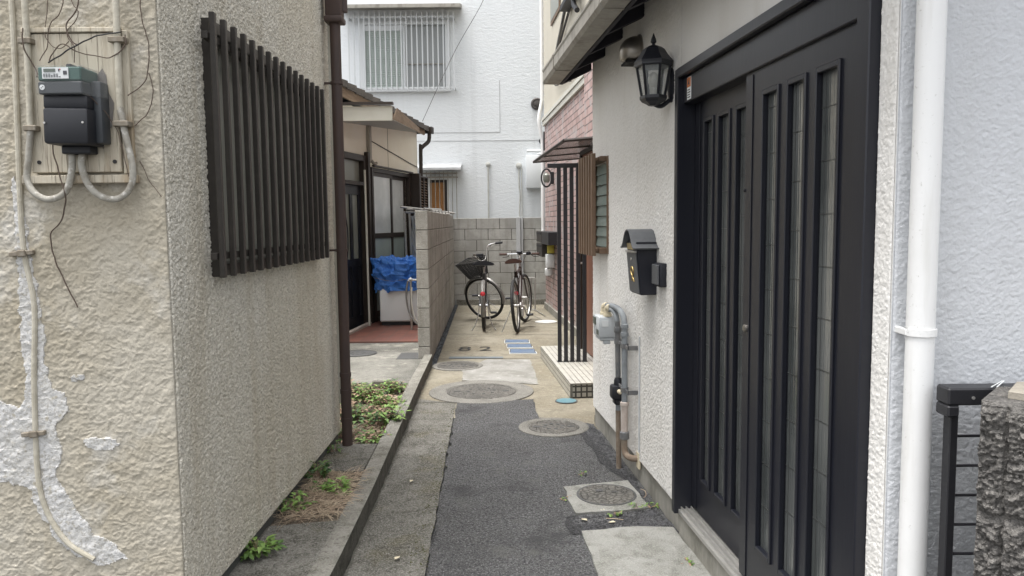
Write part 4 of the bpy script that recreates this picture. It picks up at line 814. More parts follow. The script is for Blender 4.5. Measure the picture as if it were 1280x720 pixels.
# left block wall: runs away from the camera
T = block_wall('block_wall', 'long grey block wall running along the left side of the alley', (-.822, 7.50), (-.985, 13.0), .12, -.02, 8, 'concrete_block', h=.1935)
g = BM()
for k, (x, z) in enumerate(((.62, .25), (.62+.4, .27), (1.45, .25), (1.85, .28), (2.25, .26))):
    pass
g.free()
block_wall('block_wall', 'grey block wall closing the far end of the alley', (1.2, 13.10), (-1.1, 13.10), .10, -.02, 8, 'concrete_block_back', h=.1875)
g = BM(); box(g, -.95, .60, 12.94, 12.998, -.01, .09, .006); solo('wall_footing', g, 'kerb_concrete', 'low concrete footing along the far block wall', 'footing', (0, 12.97, 0))
g = BM(); box(g, .085, .155, 12.92, 12.996, .0, 1.49, .006); box(g, .162, .20, 12.95, 12.996, .0, 1.49, .004); solo('concrete_post', g, 'post_grey', 'pale grey concrete post standing against the far block wall', 'post', (.12, 12.96, 0))

# ============================================================ WHITE HOUSE AT THE BACK
BY = 14.2
T = Thing('white_house', 'tall white stucco house behind the far block wall with two barred windows', 'house', (0, BY, 0))
g = BM(); wall_holes(g, -6.5, 6, -.01, 8.5, BY, BY+.15, [(-2.68, -1.13, 3.84, 5.03), (-1.52, -1.16, 1.4, 2.22)]); T.p('wall', g, 'back_stucco')
g = BM(); box(g, -6.5, 6, BY+5, BY+5.1, 0, 8.5); box(g, -6.6, -6.5, BY, BY+5.1, 0, 8.5); box(g, 6, 6.1, BY, BY+5.1, 0, 8.5); T.p('wall', g, 'back_stucco', label='rear and end walls')
g = BM(); box(g, -6.7, 6.2, BY-.02, BY+5.2, 8.5, 8.7); T.p('roof', g, 'roof_tile')
g = BM(); box(g, -6, -.19, BY-.006, BY+.0, 3.055, 3.066); box(g, -.196, -.185, BY-.006, BY, 3.066, 4.0); box(g, -6, .7, BY-.006, BY, 2.905, 2.914); T.p('wall_joint', g, 'post_grey')
g = BM()
for a in ((-2.72, -2.64, 3.80, 5.07), (-1.17, -1.09, 3.80, 5.07), (-2.64, -1.17, 3.80, 3.87), (-2.64, -1.17, 5.0, 5.07)): box(g, a[0], a[1], BY-.05, BY+.08, a[2], a[3], .004)
box(g, -1.945, -1.90, BY-.02, BY+.06, 3.87, 5.0, .003); box(g, -2.64, -1.945, BY-.01, BY+.03, 4.90, 5.0, .003)
wn = T.p('window', g, 'white_metal', label='upper window behind thin white bars')
g = BM(); box(g, -2.64, -1.92, BY+.02, BY+.03, 3.87, 5.0); T.p('pane', g, 'blind_glass', parent=wn)
g = BM()
for k in range(27): box(g, -2.63, -1.95, BY+.006, BY+.018, 3.89+k*.039, 3.89+k*.039+.030)
T.p('blind', g, 'blind', parent=wn)
g = BM(); box(g, -1.90, -1.17, BY+.03, BY+.04, 3.87, 5.0); T.p('pane', g, 'grey_glass', parent=wn, label='greyer right-hand pane')
g = BM(); box(g, -1.90, -1.17, BY+.0, BY+.02, 4.30, 4.312); T.p('sash_bar', g, 'gutter_grey', parent=wn)
g = BM()
for z in (3.84, 5.10): box(g, -2.92, -.98, BY-.19, BY-.165, z-.018, z+.018, .003)
for x in (-2.9, -1.0):
    for z in (3.84, 5.10): box(g, x-.015, x+.015, BY-.17, BY, z-.015, z+.015)
for k in range(21):
    x = -2.89+k*.0945; box(g, x-.010, x+.010, BY-.21, BY-.19, 3.79, 5.20)
T.p('window_grille', g, 'grille_pale', parent=wn)
g = BM(); prism3(g, [(-3.03, BY, 5.36), (-3.03, BY, 5.27), (-3.03, BY-.42, 5.20), (-3.03, BY-.42, 5.26)], (2.17, 0, 0)); T.p('awning', g, 'gutter_grey')
# lower window
g = BM()
for a in ((-1.56, -1.50, 1.36, 2.26), (-1.18, -1.10, 1.36, 2.26), (-1.50, -1.18, 2.20, 2.26), (-1.50, -1.18, 1.36, 1.42)): box(g, a[0], a[1], BY-.04, BY+.06, a[2], a[3], .003)
w2 = T.p('window', g, 'white_metal', label='lower window with an orange blind and thin bars')
g = BM(); box(g, -1.50, -1.18, BY+.01, BY+.03, 1.42, 2.20); T.p('screen', g, 'bamboo_orange', parent=w2)
g = BM(); box(g, -1.23, -1.18, BY-.005, BY+.01, 1.42, 2.20); box(g, -1.50, -1.23, BY-.005, BY+.01, 2.15, 2.20); T.p('sash', g, 'dark_brown', parent=w2)
g = BM()
for k in range(9): box(g, -1.62+k*.078-.006, -1.62+k*.078+.006, BY-.16, BY-.148, 1.4, 2.34)
for z in (1.45, 2.24, 2.31): box(g, -1.66, -.98, BY-.148, BY-.13, z-.014, z+.014)
for x in (-1.64, -.99): box(g, x-.01, x+.01, BY-.14, BY, 2.23, 2.25)
T.p('window_grille', g, 'gutter_grey', parent=w2)
g = BM(); prism3(g, [(-1.75, BY, 2.50), (-1.75, BY, 2.44), (-1.75, BY-.36, 2.36), (-1.75, BY-.36, 2.40)], (.85, 0, 0)); T.p('awning', g, 'post_grey')
g = BM(); lathe(g, (.492, BY, 3.562), [(.11, 0), (.11, .03), (.085, .06), (.075, .05), (.05, .05), (.045, .075), (.01, .08)], 28, (0, -1, 0)); T.p('vent_cap', g, 'vent_dark', smooth=True)
g = BM(); lathe(g, (.575, BY, 2.885), [(.05, 0), (.05, .05), (.03, .06)], 20, (0, -1, 0)); T.p('vent_cap', g, 'black_plastic', smooth=True, label='small dark vent cap')
g = BM(); lathe(g, (-.419, BY, 2.47), [(.045, 0), (.045, .05), (.01, .07)], 16, (0, -1, 0)); tube(g, [(-.419, BY-.04, 2.45), (-.419, BY-.04, 1.2)], .014, 8); T.p('wall_pipe', g, 'pipe_pale', smooth=True)
g = BM(); lathe(g, (.15, BY, 2.44), [(.055, 0), (.055, .06), (.01, .08)], 16, (0, -1, 0)); tube(g, smoothpts([(.15, BY-.05, 2.42), (.15, BY-.05, 2.1), (.17, BY-.05, 1.9), (.155, BY-.05, 1.6), (.165, BY-.05, 1.2)], 4), .013, 8); tube(g, [(.20, BY-.05, 2.40), (.20, BY-.05, 1.2)], .009, 8); T.p('wall_pipe', g, 'pipe_pale', smooth=True)
g = BM(); box(g, .28, .62, BY-.16, BY, 2.02, 2.62, .02, 2); T.p('duct_box', g, 'white_metal', smooth=True)
g = BM(); tube(g, [(.30, BY-.10, 2.70), (.62, BY-.10, 2.70)], .028, 10); lathe(g, (.55, BY-.10, 2.62), [(.06, 0), (.07, .02), (.02, .05)], 14); T.p('duct_pipe', g, 'white_metal', smooth=True)
g = BM(); tube(g, smoothpts([(-.40, 14.15, 5.9), (-.452, 14.1, 5.42), (-.95, 13.6, 4.4), (-1.42, 12.5, 3.05)], 6), .005, 5); solo('overhead_wire', g, 'cable_black', 'thin wire slanting across the white house down to the cream roof corner', 'wire', (-.45, 14.1, 5.4))

# ============================================================ BRICK HOUSE (right, far)
T = Thing('brick_house', 'house with pink brick tiles below and cream siding above at right', 'house', (0, 0, 0), BR)
g = BM(); box(g, 0, 4.75, 0, .12, .10, 2.96); T.p('wall', g, 'brick_tiles')
g = BM()
for k in range(34):
    z = 3.06+k*.115; prism3(g, [(0, .0, z), (0, -.004, z+.003), (0, -.012, z+.112), (0, 0, z+.115)], (7.5, 0, 0))
box(g, 0, 7.5, 0.0005, .12, 2.96, 7.0); T.p('siding', g, 'cream_siding')
g = BM(); box(g, -.02, 7.5, -.035, -.0005, 2.93, 3.0, .004); box(g, -.02, 7.5, -.05, -.0005, 3.003, 3.06, .004); T.p('band', g, 'fascia_cream')
g = BM(); box(g, 0, .12, .12, 4, -.01, 7.0); box(g, 0, 7.5, 4, 4.1, -.01, 7.0); T.p('wall', g, 'cream_siding', label='end and rear walls')
g = BM(); box(g, 0.002, 4.75, -.03, .12, -.01, .098, .004); T.p('foundation', g, 'foundation')
g = BM(); box(g, -.1, 7.6, -.2, 4.2, 7.0, 7.15); T.p('roof', g, 'roof_tile')
g = BM(); box(g, 1.0, 1.9, -.03, -.013, 4.25, 5.4, .004); wn = T.p('window', g, 'brown_alu', label='small dark window high on the cream siding')
g = BM(); box(g, 1.05, 1.85, -.034, -.031, 4.30, 5.35); T.p('pane', g, 'dim_glass', parent=wn)
# porch jog with brown door
g = BM(); box(g, 4.75, 7.5, -.20, 4.0, .10, 2.96); T.p('wall', g, 'brick_tiles', label='porch wall section')
g = BM(); box(g, 4.80, 5.72, -.228, -.201, .125, 2.05, .003); dr = T.p('door', g, 'brown_door')
g = BM(); tube(g, smoothpts([(4.90, -.23, 1.00), (4.90, -.28, 1.00), (4.90, -.28, 1.12), (4.90, -.23, 1.14)], 4), .010, 8); lathe(g, (4.9, -.228, .92), [(.02, 0), (.02, .01)], 12, (0, -1, 0)); T.p('handle', g, 'steel', parent=dr, smooth=True)
g = BM(); box(g, 4.76, 4.80, -.25, -.201, .12, 2.09); box(g, 5.72, 5.76, -.25, -.201, .12, 2.09); box(g, 4.80, 5.72, -.25, -.201, 2.05, 2.09); T.p('door_frame', g, 'dark_brown', parent=dr)
# white pipe down the corner
g = BM(); tube(g, smoothpts([(-.06, -.03, 6.5), (-.06, -.03, 3.6), (-.055, -.035, 3.35), (-.05, -.075, 3.15), (-.05, -.085, 3.0), (-.055, -.05, 2.8), (-.06, -.03, 2.65), (-.06, -.03, 2.0), (-.06, -.03, 1.25)], 5), .030, 12); box(g, -.12, 0, -.09, -.04, 1.2, 1.25); T.p('downpipe', g, 'pipe_white', smooth=True)
g = BM(); box(g, -.03, .0, -.02, .03, 2.55, 2.85); T.p('pipe_cover', g, 'black_plastic')
# canopy
def toB(x, y, z):
    q = BR.m.inverted() @ Vector((x, y, z)); return (q.x, q.y, q.z)
cz = 2.10
c4 = [toB(.268, 8.85, 2.085), toB(.462, 6.62, 2.09), toB(.93, 6.66, 2.13), toB(.83, 8.90, 2.13)]
g = BM(); prism3(g, c4, (0, 0, .012)); cn = T.p('canopy', g, 'smoke_plastic')
g = BM()
for i in range(4): tube(g, [Vector(c4[i])+Vector((0, 0, .006)), Vector(c4[(i+1) % 4])+Vector((0, 0, .006))], .016, 6)
for t in (.35, .7): tube(g, [Vector(c4[0]).lerp(Vector(c4[1]), t), Vector(c4[3]).lerp(Vector(c4[2]), t)], .010, 6)
T.p('canopy_frame', g, 'dark_brown', parent=cn)
# post boxes, wall lamp, meter on the brick wall
T = Thing('post_box_bank', 'dark metal post boxes stacked on the brick wall', 'post box', (.9, 0, .9), BR)
for k, (a, z0_, z1_) in enumerate(((.10, 1.09, 1.26), (.10, .87, 1.07))):
    g = BM(); box(g, a, a+.70, -.16, -.001, z0_, z1_, .006); bx = T.p('box', g, 'bronze_bar')
    g = BM(); box(g, a+.05, a+.65, -.166, -.161, z1_-.05, z1_-.02); T.p('slot', g, 'black_plastic', parent=bx)
g = BM(); box(g, .82, 1.6, -.16, -.001, 1.07, 1.26, .006); T.p('box', g, 'black_metal')
T = Thing('wall_lamp', 'dark ring-shaped lamp on the brick wall behind the black bars', 'lamp', (1.1, 0, 2.05), BR)
g = BM(); pts = [(1.05, -.11+.075*math.cos(a), 2.05+.13*math.sin(a)) for a in [2*math.pi*k/24 for k in range(24)]]; tube(g, pts, .012, 6, closed=True); T.p('ring', g, 'black_metal', smooth=True)
g = BM(); box(g, 1.02, 1.08, -.05, -.001, 1.96, 2.14, .008); T.p('bracket', g, 'black_metal')
g = BM(); lathe(g, (1.05, -.11, 1.98), [(.03, 0), (.05, .03), (.05, .11), (.02, .14)], 14); T.p('shade', g, 'dim_glass', smooth=True)
T = Thing('water_heater_valve', 'white and yellow plastic valve fittings hanging on the brick wall', 'valve', (1.2, 0, .8), BR)
g = BM(); box(g, .92, 1.10, -.12, -.001, .72, .92, .012, 2); lathe(g, (1.0, -.08, .60), [(.05, 0), (.06, .04), (.06, .10), (.03, .12)], 14); T.p('body', g, 'label_white', smooth=True)
g = BM(); box(g, .97, 1.06, -.10, -.001, .93, 1.06, .012, 2); box(g, .95, 1.08, -.11, -.02, .85, .90, .008); T.p('cap', g, 'yellow_plastic', smooth=True)
# cable cluster high on the siding
T = Thing('cable_bracket', 'black cable clamps and drooping cables fixed high on the cream siding', 'cable bracket', (3.4, 0, 3.6), BR)
def bp(D, off, z):
    return (12.395-D, -off, z)
g = BM()
for pts in ([bp(9.0, .05, 4.2), bp(10.1, .06, 3.95), bp(10.75, .06, 3.65), bp(10.7, .06, 3.40), bp(10.1, .06, 3.30), bp(9.2, .05, 3.22)],
            [bp(9.0, .04, 4.15), bp(10.0, .04, 3.9), bp(10.5, .05, 3.6), bp(10.3, .05, 3.35), bp(9.6, .05, 3.22), bp(9.1, .05, 3.12)],
            [bp(9.0, .04, 4.1), bp(10.4, .04, 3.75), bp(10.9, .05, 3.5), bp(10.8, .05, 3.3), bp(10.0, .05, 3.2), bp(9.4, .05, 3.1)]): tube(g, smoothpts(pts, 8), .008, 6)
T.p('cable', g, 'cable_black', smooth=True)
g = BM()
for D, z, l_ in ((9.0, 3.25, .10), (9.15, 3.15, .12)): tube(g, [bp(D, .05, z), bp(D+.25, .05, z+.03)], .02, 8)
box(g, 12.395-9.7, 12.395-8.6, -.14, -.02, 4.0, 4.06); tube(g, [bp(9.3, .08, 4.3), bp(8.9, .09, 3.85), bp(8.7, .09, 3.75)], .03, 8); tube(g, [bp(9.6, .08, 4.25), bp(8.7, .08, 4.05)], .022, 8)
T.p('clamp', g, 'black_plastic', smooth=True)
g = BM(); tube(g, [bp(9.6, .05, 4.2), bp(10.6, .05, 3.72)], .022, 8); T.p('sleeve', g, 'cable_grey', smooth=True)

# ---- tiled step and black slat screen
T = Thing('tiled_step', 'low entrance step covered in small white mosaic tiles', 'step', (.46, 6.0, 0), Frame(0, 0, 0))
sp = [(.290, 7.82), (.455, 5.965), (1.35, 6.04), (1.2, 7.9)]
fr = Frame(.455, 5.965, -84.9)
bpy.data.objects.remove(T.o)
T = Thing('tiled_step', 'low entrance step covered in small white mosaic tiles', 'step', (0, 0, 0), fr)
g = BM(); box(g, -1.86, 0, 0, 1.0, .106, .116); T.p('tread', g, 'white_tile_top')
g = BM(); box(g, -1.858, -.002, .0, .02, -.01, .105); T.p('riser', g, 'dark_tile_long')
g = BM(); box(g, -.02, -.0005, .021, 1.0, -.01, .105); T.p('riser', g, 'dark_tile_side', label='short end riser of darker square tiles')
g = BM(); box(g, -1.85, -.021, .021, .99, -.01, .104); T.p('core', g, 'foundation')
T = Thing('slat_screen', 'black metal screen of five tall vertical bars standing on the tiled step', 'screen', (.55, 6.92, .116))
g = BM(); box(g, .33, .80, 6.90, 6.94, 1.885, 1.925, .003); T.p('top_rail', g, 'black_metal')
for k in range(5):
    x = .4335+k*.0575; g = BM(); box(g, x-.0175, x+.0175, 6.905, 6.95, .117, 1.885, .002); T.p('bar', g, 'black_metal')
g = BM(); 
for k in range(5): x = .4335+k*.0575; box(g, x-.024, x+.024, 6.895, 6.96, .1165, .121)
T.p('foot_plate', g, 'black_metal')

# ============================================================ RIGHT HOUSE
T = Thing('white_stucco_house', 'white stucco house at right with a black sliding door and grey eave gutter', 'house', (0, 0, 0), RB)
du0, du1, dz0, dz1 = 1.905, 3.345, .128, 2.01
g = BM(); wall_holes(g, 0, 3.444, .128, 2.62, 0, .14, [(du0, du1, dz0, dz1), (.05, .475, 1.235, 1.765)]); T.p('wall', g, 'white_stucco')
relief(T, (0.001, 0), (1, 0), 1.885, .13, 2.52, (0, -1), .0036, h_fine, 'white_stucco', holes=[(.045, .48, 1.225, 1.775)], amp=1.25)
relief(T, (3.374, 0), (1, 0), .069, .13, 2.52, (0, -1), .0026, h_fine, 'white_stucco', u_off=3.37, amp=1.15)
g = BM(); box(g, 0, .14, .14, 4, 0, 3.4); T.p('wall', g, 'white_stucco', label='far end wall')
g = BM(); box(g, 0.003, du0, .010, .14, -.01, .126); box(g, du0, du1, -.002, .14, -.01, .113, .003); box(g, du1, 3.44, .010, .14, -.01, .126); T.p('foundation', g, 'foundation')
# street-facing wall, world-aligned
def toR(x, y, z=0):
    q = RB.m.inverted() @ Vector((x, y, z)); return (q.x, q.y, q.z)
g = BM(); prism3(g, [toR(.876, 1.742), toR(6, 1.742), toR(6, 1.90), toR(.877, 1.90)], (0, 0, 3.6)); T.p('wall', g, 'street_stucco', label='street-facing wall of bluish white stucco')
g = BM(); prism3(g, [toR(6, 1.742), toR(6.1, 1.742), toR(6.1, 5.2), toR(6, 5.2)], (0, 0, 3.6)); prism3(g, [toR(.7, 5.10), toR(6, 5.10), toR(6, 5.2), toR(.7, 5.2)], (0, 0, 3.6)); T.p('wall', g, 'white_stucco', label='hidden outer walls')
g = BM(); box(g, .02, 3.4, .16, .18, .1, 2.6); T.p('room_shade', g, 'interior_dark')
q0 = Vector(toR(.878, 1.742)); q1 = Vector(toR(1.9, 1.742)); dd = (q1-q0).normalized(); nn_ = (Vector(toR(.878, 1.0))-q0).normalized()
relief(T, (q0.x, q0.y), (dd.x, dd.y), (q1-q0).length, .0, 2.4, (nn_.x, nn_.y), .0028, h_fine, 'street_stucco', u_off=8, amp=.9)
# roof: sheathing, rafters, gutter
sl_ = math.tan(R(22)); ze = 2.42
g = BM(); prism3(g, [(-.12, -.23, ze), (-.12, 3.0, ze+3.27*sl_), (-.12, 3.0, ze+3.27*sl_+.10), (-.12, -.23, ze+.10)], (3.95, 0, 0)); rf = T.p('roof', g, 'roof_tile')
g = BM(); prism3(g, [(-.12, -.26, ze-.014), (-.12, .14, ze-.014+.40*sl_), (-.12, .14, ze-.002+.4*sl_), (-.12, -.26, ze-.002)], (3.95, 0, 0)); T.p('sheathing', g, 'dark_wood', parent=rf)
k = 0
for u_ in (-.10, .35, .80, 1.25, 1.70, 2.15, 2.60, 3.05, 3.50):
    g = BM(); prism3(g, [(u_, -.184, ze-.09), (u_, .0, ze-.10+.24*sl_), (u_, .0, ze-.012+.22*sl_), (u_, -.184, ze-.012)], (.05, 0, 0)); T.p('rafter', g, 'dark_wood', parent=rf)
g = BM(); box(g, -.12, 3.83, -.204, -.186, ze-.09, ze-.015); T.p('fascia', g, 'dark_wood', parent=rf)
g = BM()
# box gutter profile, u from -.14
prf = [(a+.068, b_) for a, b_ in [(-.275, 2.335), (-.275, 2.425), (-.283, 2.425), (-.283, 2.343), (-.367, 2.343), (-.377, 2.36), (-.377, 2.418), (-.390, 2.430), (-.390, 2.420), (-.385, 2.41), (-.385, 2.355), (-.370, 2.335)]]
prism3(g, [(-.14, a, b_) for a, b_ in prf], (4.0, 0, 0)); box(g, -.143, -.1405, -.317, -.207, 2.335, 2.42); gt = T.p('gutter', g, 'gutter_grey')
g = BM()
for u_ in (.33, 1.7, 3.0): prism3(g, [(u_, a*1.0-.004 if a < -.23 else a, b_-.004 if b_ < 2.35 else b_) for a, b_ in prf], (.02, 0, 0)); 
T.p('gutter_bracket', g, 'gutter_grey', parent=gt)
# small louvre window with brown bars
g = BM()
for a in ((.03, .06, 1.20, 1.80, .055), (.462, .495, 1.20, 1.80, .012), (.06, .462, 1.77, 1.80, .05), (.06, .462, 1.20, 1.235, .05)): box(g, a[0], a[1], -a[4], .05, a[2], a[3], .002)
wn = T.p('window', g, 'brown_alu', label='narrow louvred glass window behind brown bars')
for k in range(8):
    z = 1.235+k*.066; g = BM(); prism3(g, [(.06, .005, z+.003), (.06, .014, z+.066), (.06, .018, z+.066), (.06, .009, z+.003)], (.40, 0, 0)); T.p('louvre_pane', g, 'louvre_glass', parent=wn)
g = BM(); box(g, .06, .462, .035, .04, 1.235, 1.77); T.p('fly_screen', g, 'dark_brown', parent=wn)
g = BM()
for z in (1.225, 1.785): box(g, -.03, .43, -.0695, -.055, z-.008, z+.008, .002)
T.p('grille_rail', g, 'brown_alu', parent=wn)
for k in range(6):
    u_ = -.03+k*.084; g = BM(); box(g, u_, u_+.034, -.096, -.070, 1.185, 1.82, .002); T.p('grille_bar', g, 'brown_alu', parent=wn)
# ---------------- sliding door
g = BM()
J = 'door_black'
box(g, 1.888, 1.928, -.030, .10, .113, 2.035, .003); box(g, 3.315, 3.372, -.030, .10, .113, 2.035, .003)
box(g, 1.928, 3.315, -.034, .0, 1.995, 2.035, .004); box(g, 1.928, 3.315, -.006, .10, 1.888, 1.994, .003)
door = T.p('sliding_door', g, J, label='black two-leaf sliding entrance door with narrow glass strips')
g = BM(); box(g, 1.92, 3.32, -.012, .10, .114, .134, .002)
for y_ in (.0, .022, .044, .066): box(g, 1.93, 3.31, y_-.002, y_+.003, .134, .146)
T.p('threshold_rail', g, 'steel', parent=door)
def leaf(u0, u1, v0, v1, gs, zb, zt, par):
    g = BM(); holes = [(a, b_, .305, 1.80) for a, b_ in gs]
    wall_holes(g, u0, u1, zb, zt, v0, v1, holes)
    for a, b_ in gs:   # raised moulding round each strip
        for q in ((a-.010, a+.003, .292, 1.813), (b_-.003, b_+.010, .292, 1.813), (a+.003, b_-.003, .292, .308), (a+.003, b_-.003, 1.797, 1.813)): box(g, q[0], q[1], v0-.007, v0+.010, q[2], q[3], .002)
    box(g, u0+.006, u0+.060, v0-.004, v0-.0005, zb+.01, zt-.01, .001); box(g, u1-.060, u1-.006, v0-.004, v0-.0005, zb+.01, zt-.01, .001)
    o = T.p('door_leaf', g, J, parent=par)
    return o
def glasses(gs, v, par):
    for n_, (a, b_) in enumerate(gs):
        g = BM(); box(g, a, b_, v, v+.004, .305, 1.80, mi=0)
        w_ = b_-a
        for k in range(1, 11):
            z = .305+k*.145+((n_*.047) % .1)
            if z < 1.79: box(g, a, b_, v-.0012, v-.0002, z-.0013, z+.0013, mi=1)
        for f_ in (.18, .82): box(g, a+w_*f_-.0012, a+w_*f_+.0012, v-.001, v-.0003, .305, 1.80, mi=1)
        T.p('glass_strip', g, ['door_glass', 'lead_line'], parent=par)
l1 = [(2.045, 2.140), (2.205, 2.315), (2.385, 2.490)]
l2 = [(2.710, 2.815), (2.885, 2.990), (3.060, 3.175)]
leaf(1.930, 2.62, .050, .078, l1, .147, 1.90, door)
glasses(l1, .064, door)
leaf(2.565, 3.314, .008, .036, l2, .147, 1.888, door)
glasses(l2, .022, door)
g = BM(); lathe(g, (2.60, .004, 1.03), [(.013, 0), (.013, .006), (.006, .010), (.003, .010)], 20, (0, -1, 0)); T.p('lock', g, 'hood_steel', parent=door, smooth=True)
g = BM(); lathe(g, (2.575, .004, 1.50), [(.006, 0), (.006, .004), (.002, .005)], 14, (0, -1, 0)); T.p('peephole', g, 'black_metal', parent=door)
# warning sticker on the beam
S = Thing('sticker', 'small orange and white warning sticker at the end of the door beam', 'sticker', (2.0, -.007, 1.94), RB)
g = BM(); box(g, 1.985, 2.033, -.0078, -.0062, 1.895, 1.985); S.p('backing', g, 'label_white')
g = BM(); box(g, 1.987, 2.031, -.0086, -.0079, 1.945, 1.983); S.p('orange_field', g, 'sticker_orange')
g = BM(); prism3(g, [(1.999, -.0087, 1.955), (2.019, -.0087, 1.955), (2.009, -.0087, 1.976)], (0, -.0006, 0))
for k in range(4): box(g, 1.992, 2.026-.006*(k % 2), -.0086, -.0079, 1.902+k*.010, 1.906+k*.010)
S.p('print', g, 'label_ink')
# white downpipe at the street corner
T = Thing('white_downpipe', 'thick white plastic downpipe running up the street corner of the right house', 'downpipe', (.951, 1.70, 0))
g = BM(); tube(g, [(.918, 1.695, 0), (.918, 1.695, 3.3)], .0300, 28); T.p('pipe', g, 'pipe_white', smooth=True)
g = BM(); lathe(g, (.918, 1.695, 1.145), [(.0302, -.008), (.034, -.008), (.034, .008), (.0302, .008)], 28); box(g, .882, .892, 1.69, 1.741, 1.137, 1.153, .002); box(g, .910, .926, 1.70, 1.741, 1.138, 1.152); T.p('strap', g, 'pipe_white', smooth=True)
g = BM(); lathe(g, (.889, 1.688, 1.145), [(.004, 0), (.004, .003), (.001, .004)], 10, (0, -1, 0)); T.p('strap_screw', g, 'steel')

# ---- letter box
T = Thing('letter_box', 'dark grey wall letter box with an arched lid and brass horn emblem', 'letter box', (1.44, -.05, 1.2), RB)
u0, u1 = 1.355, 1.545
def lbx(g, v0, v1, z0, z1, taper=.0): pass
g = BM(); pts = [(u0, -.105, 1.30), (u0, -.004, 1.30), (u0, -.004, 1.045), (u0, -.083, 1.045)]; prism3(g, pts, (u1-u0, 0, 0))
bmesh.ops.bevel(g, geom=g.edges[:], offset=.003, segments=2, affect='EDGES'); bd = T.p('body', g, 'mailbox_side')
# front door plate on the sloping alley face
def fp(u, z, off=0): # point on the sloping front face
    t = (1.30-z)/(1.30-1.045); return (u, -.105+.022*t-.002-off, z)
g = BM(); prism3(g, [fp(u0+.006, 1.245), fp(u1-.006, 1.245), fp(u1-.006, 1.052), fp(u0+.006, 1.052)], (0, -.004, 0)); fd = T.p('front_door', g, 'mailbox_grey')
g = BM(); prism3(g, [fp(u0+.02, 1.292), fp(u1-.02, 1.292), fp(u1-.02, 1.262), fp(u0+.02, 1.262)], (0, -.003, 0)); T.p('name_plate', g, 'plate_tan')
g = BM(); prism3(g, [fp(u0+.004, 1.256), fp(u1-.004, 1.256), fp(u1-.004, 1.248), fp(u0+.004, 1.248)], (0, -.010, 0)); T.p('slot_flap', g, 'steel')
g = BM(); c = fp((u0+u1)/2, 1.215, .004); lathe(g, c, [(.008, 0), (.008, .004), (.002, .005)], 12, (0, -1, 0)); T.p('lock', g, 'steel', parent=fd)
um = (u0+u1)/2
g = BM(); E_ = [(-.012, -.052), (-.006, -.028), (.010, -.014), (.020, .004), (.018, .022), (.006, .034), (-.010, .030), (-.020, .014), (-.016, -.006), (-.002, -.022), (.014, -.040), (.020, -.056)]
tube(g, smoothpts([fp(um+a*1.1, 1.150+b_*.8, .006) for a, b_ in E_], 5), .0035, 8); T.p('horn_emblem', g, 'brass', parent=fd, smooth=True)
# arched lid with its open end towards the alley: bell profile across the box
um = (u0+u1)/2; hw = (u1-u0)/2
pr = [(-hw-.038, 1.272), (-hw-.020, 1.276), (-hw+.004, 1.292), (-hw+.022, 1.318), (-.052, 1.342), (-.028, 1.356), (0, 1.361)]
pr = pr+[(-a, b_) for a, b_ in pr[-2::-1]]; inn_ = [(a*.965, b_-.006) for a, b_ in pr]
g = BM(); prism3(g, [(um+a, -.128, b_) for a, b_ in pr+inn_[::-1]], (0, .126, 0)); T.p('lid', g, 'mailbox_grey', smooth=True)
g = BM(); prism3(g, [(um+a*.80, -.100, b_-.012) for a, b_ in pr[2:-2]]+[(um+hw*.75, -.100, 1.29), (um-hw*.75, -.100, 1.29)], (0, .09, 0)); T.p('gable', g, 'mailbox_side')
T = Thing('intercom_box', 'small dark box on the wall right beside the letter box', 'intercom', (1.63, 0, 1.15), RB)
g = BM(); box(g, 1.60, 1.705, -.036, -.001, 1.095, 1.205, .006, 2); T.p('case', g, 'mailbox_side', smooth=True)
g = BM(); box(g, 1.602, 1.700, -.046, -.037, 1.105, 1.198, .003); T.p('front_plate', g, 'mailbox_grey')

# ---- coach lamp
LU, LV = 1.765, -.088
T = Thing('coach_lamp', 'black six-sided coach lantern with finial mounted beside the door beam', 'lantern', (LU, LV, 2.0), RB)
def hexa(g, prof, seg=6, rot=R(8), c=(LU, LV)):
    rings = [[g.verts.new((c[0]+math.cos(rot+2*math.pi*k/seg)*r, c[1]+math.sin(rot+2*math.pi*k/seg)*r, z)) for k in range(seg)] for r, z in prof]
    for A, B_ in zip(rings, rings[1:]):
        for k in range(seg): g.faces.new((A[k], A[(k+1) % seg], B_[(k+1) % seg], B_[k]))
    g.faces.new(rings[0][::-1]); g.faces.new(rings[-1]); return g
g = BM(); hexa(g, [(.084, 2.085), (.086, 2.095), (.080, 2.103), (.062, 2.125), (.048, 2.148), (.034, 2.158), (.020, 2.163), (.012, 2.166)])
lathe(g, (LU, LV, 2.166), [(.008, 0), (.006, .006), (.013, .013), (.011, .026), (.005, .040), (.001, .052)], 14); T.p('roof', g, 'lamp_black')
g = BM()
rt, rb_ = .074, .050
zt_, zb_ = 2.085, 1.945
for k in range(6):
    a = R(8)+k*math.pi/3; tube(g, [(LU+math.cos(a)*rb_, LV+math.sin(a)*rb_, zb_), (LU+math.cos(a)*rt, LV+math.sin(a)*rt, zt_)], .0062, 6)
hexa(g, [(.079, 2.072), (.083, 2.078), (.083, 2.086), (.02, 2.086)]); hexa(g, [(.020, 1.905), (.030, 1.912), (.050, 1.922), (.060, 1.935), (.060, 1.948), (.02, 1.948)])
T.p('cage', g, 'lamp_black')
g = BM()
for k in range(6):
    a = R(8)+k*math.pi/3; b_ = a+math.pi/3
    q = lambda an, r, z: (LU+math.cos(an)*r*.97, LV+math.sin(an)*r*.97, z)
    g.faces.new([g.verts.new(p_) for p_ in (q(a, rb_, zb_), q(b_, rb_, zb_), q(b_, rt, zt_), q(a, rt, zt_))])
T.p('glass', g, 'lamp_glass')
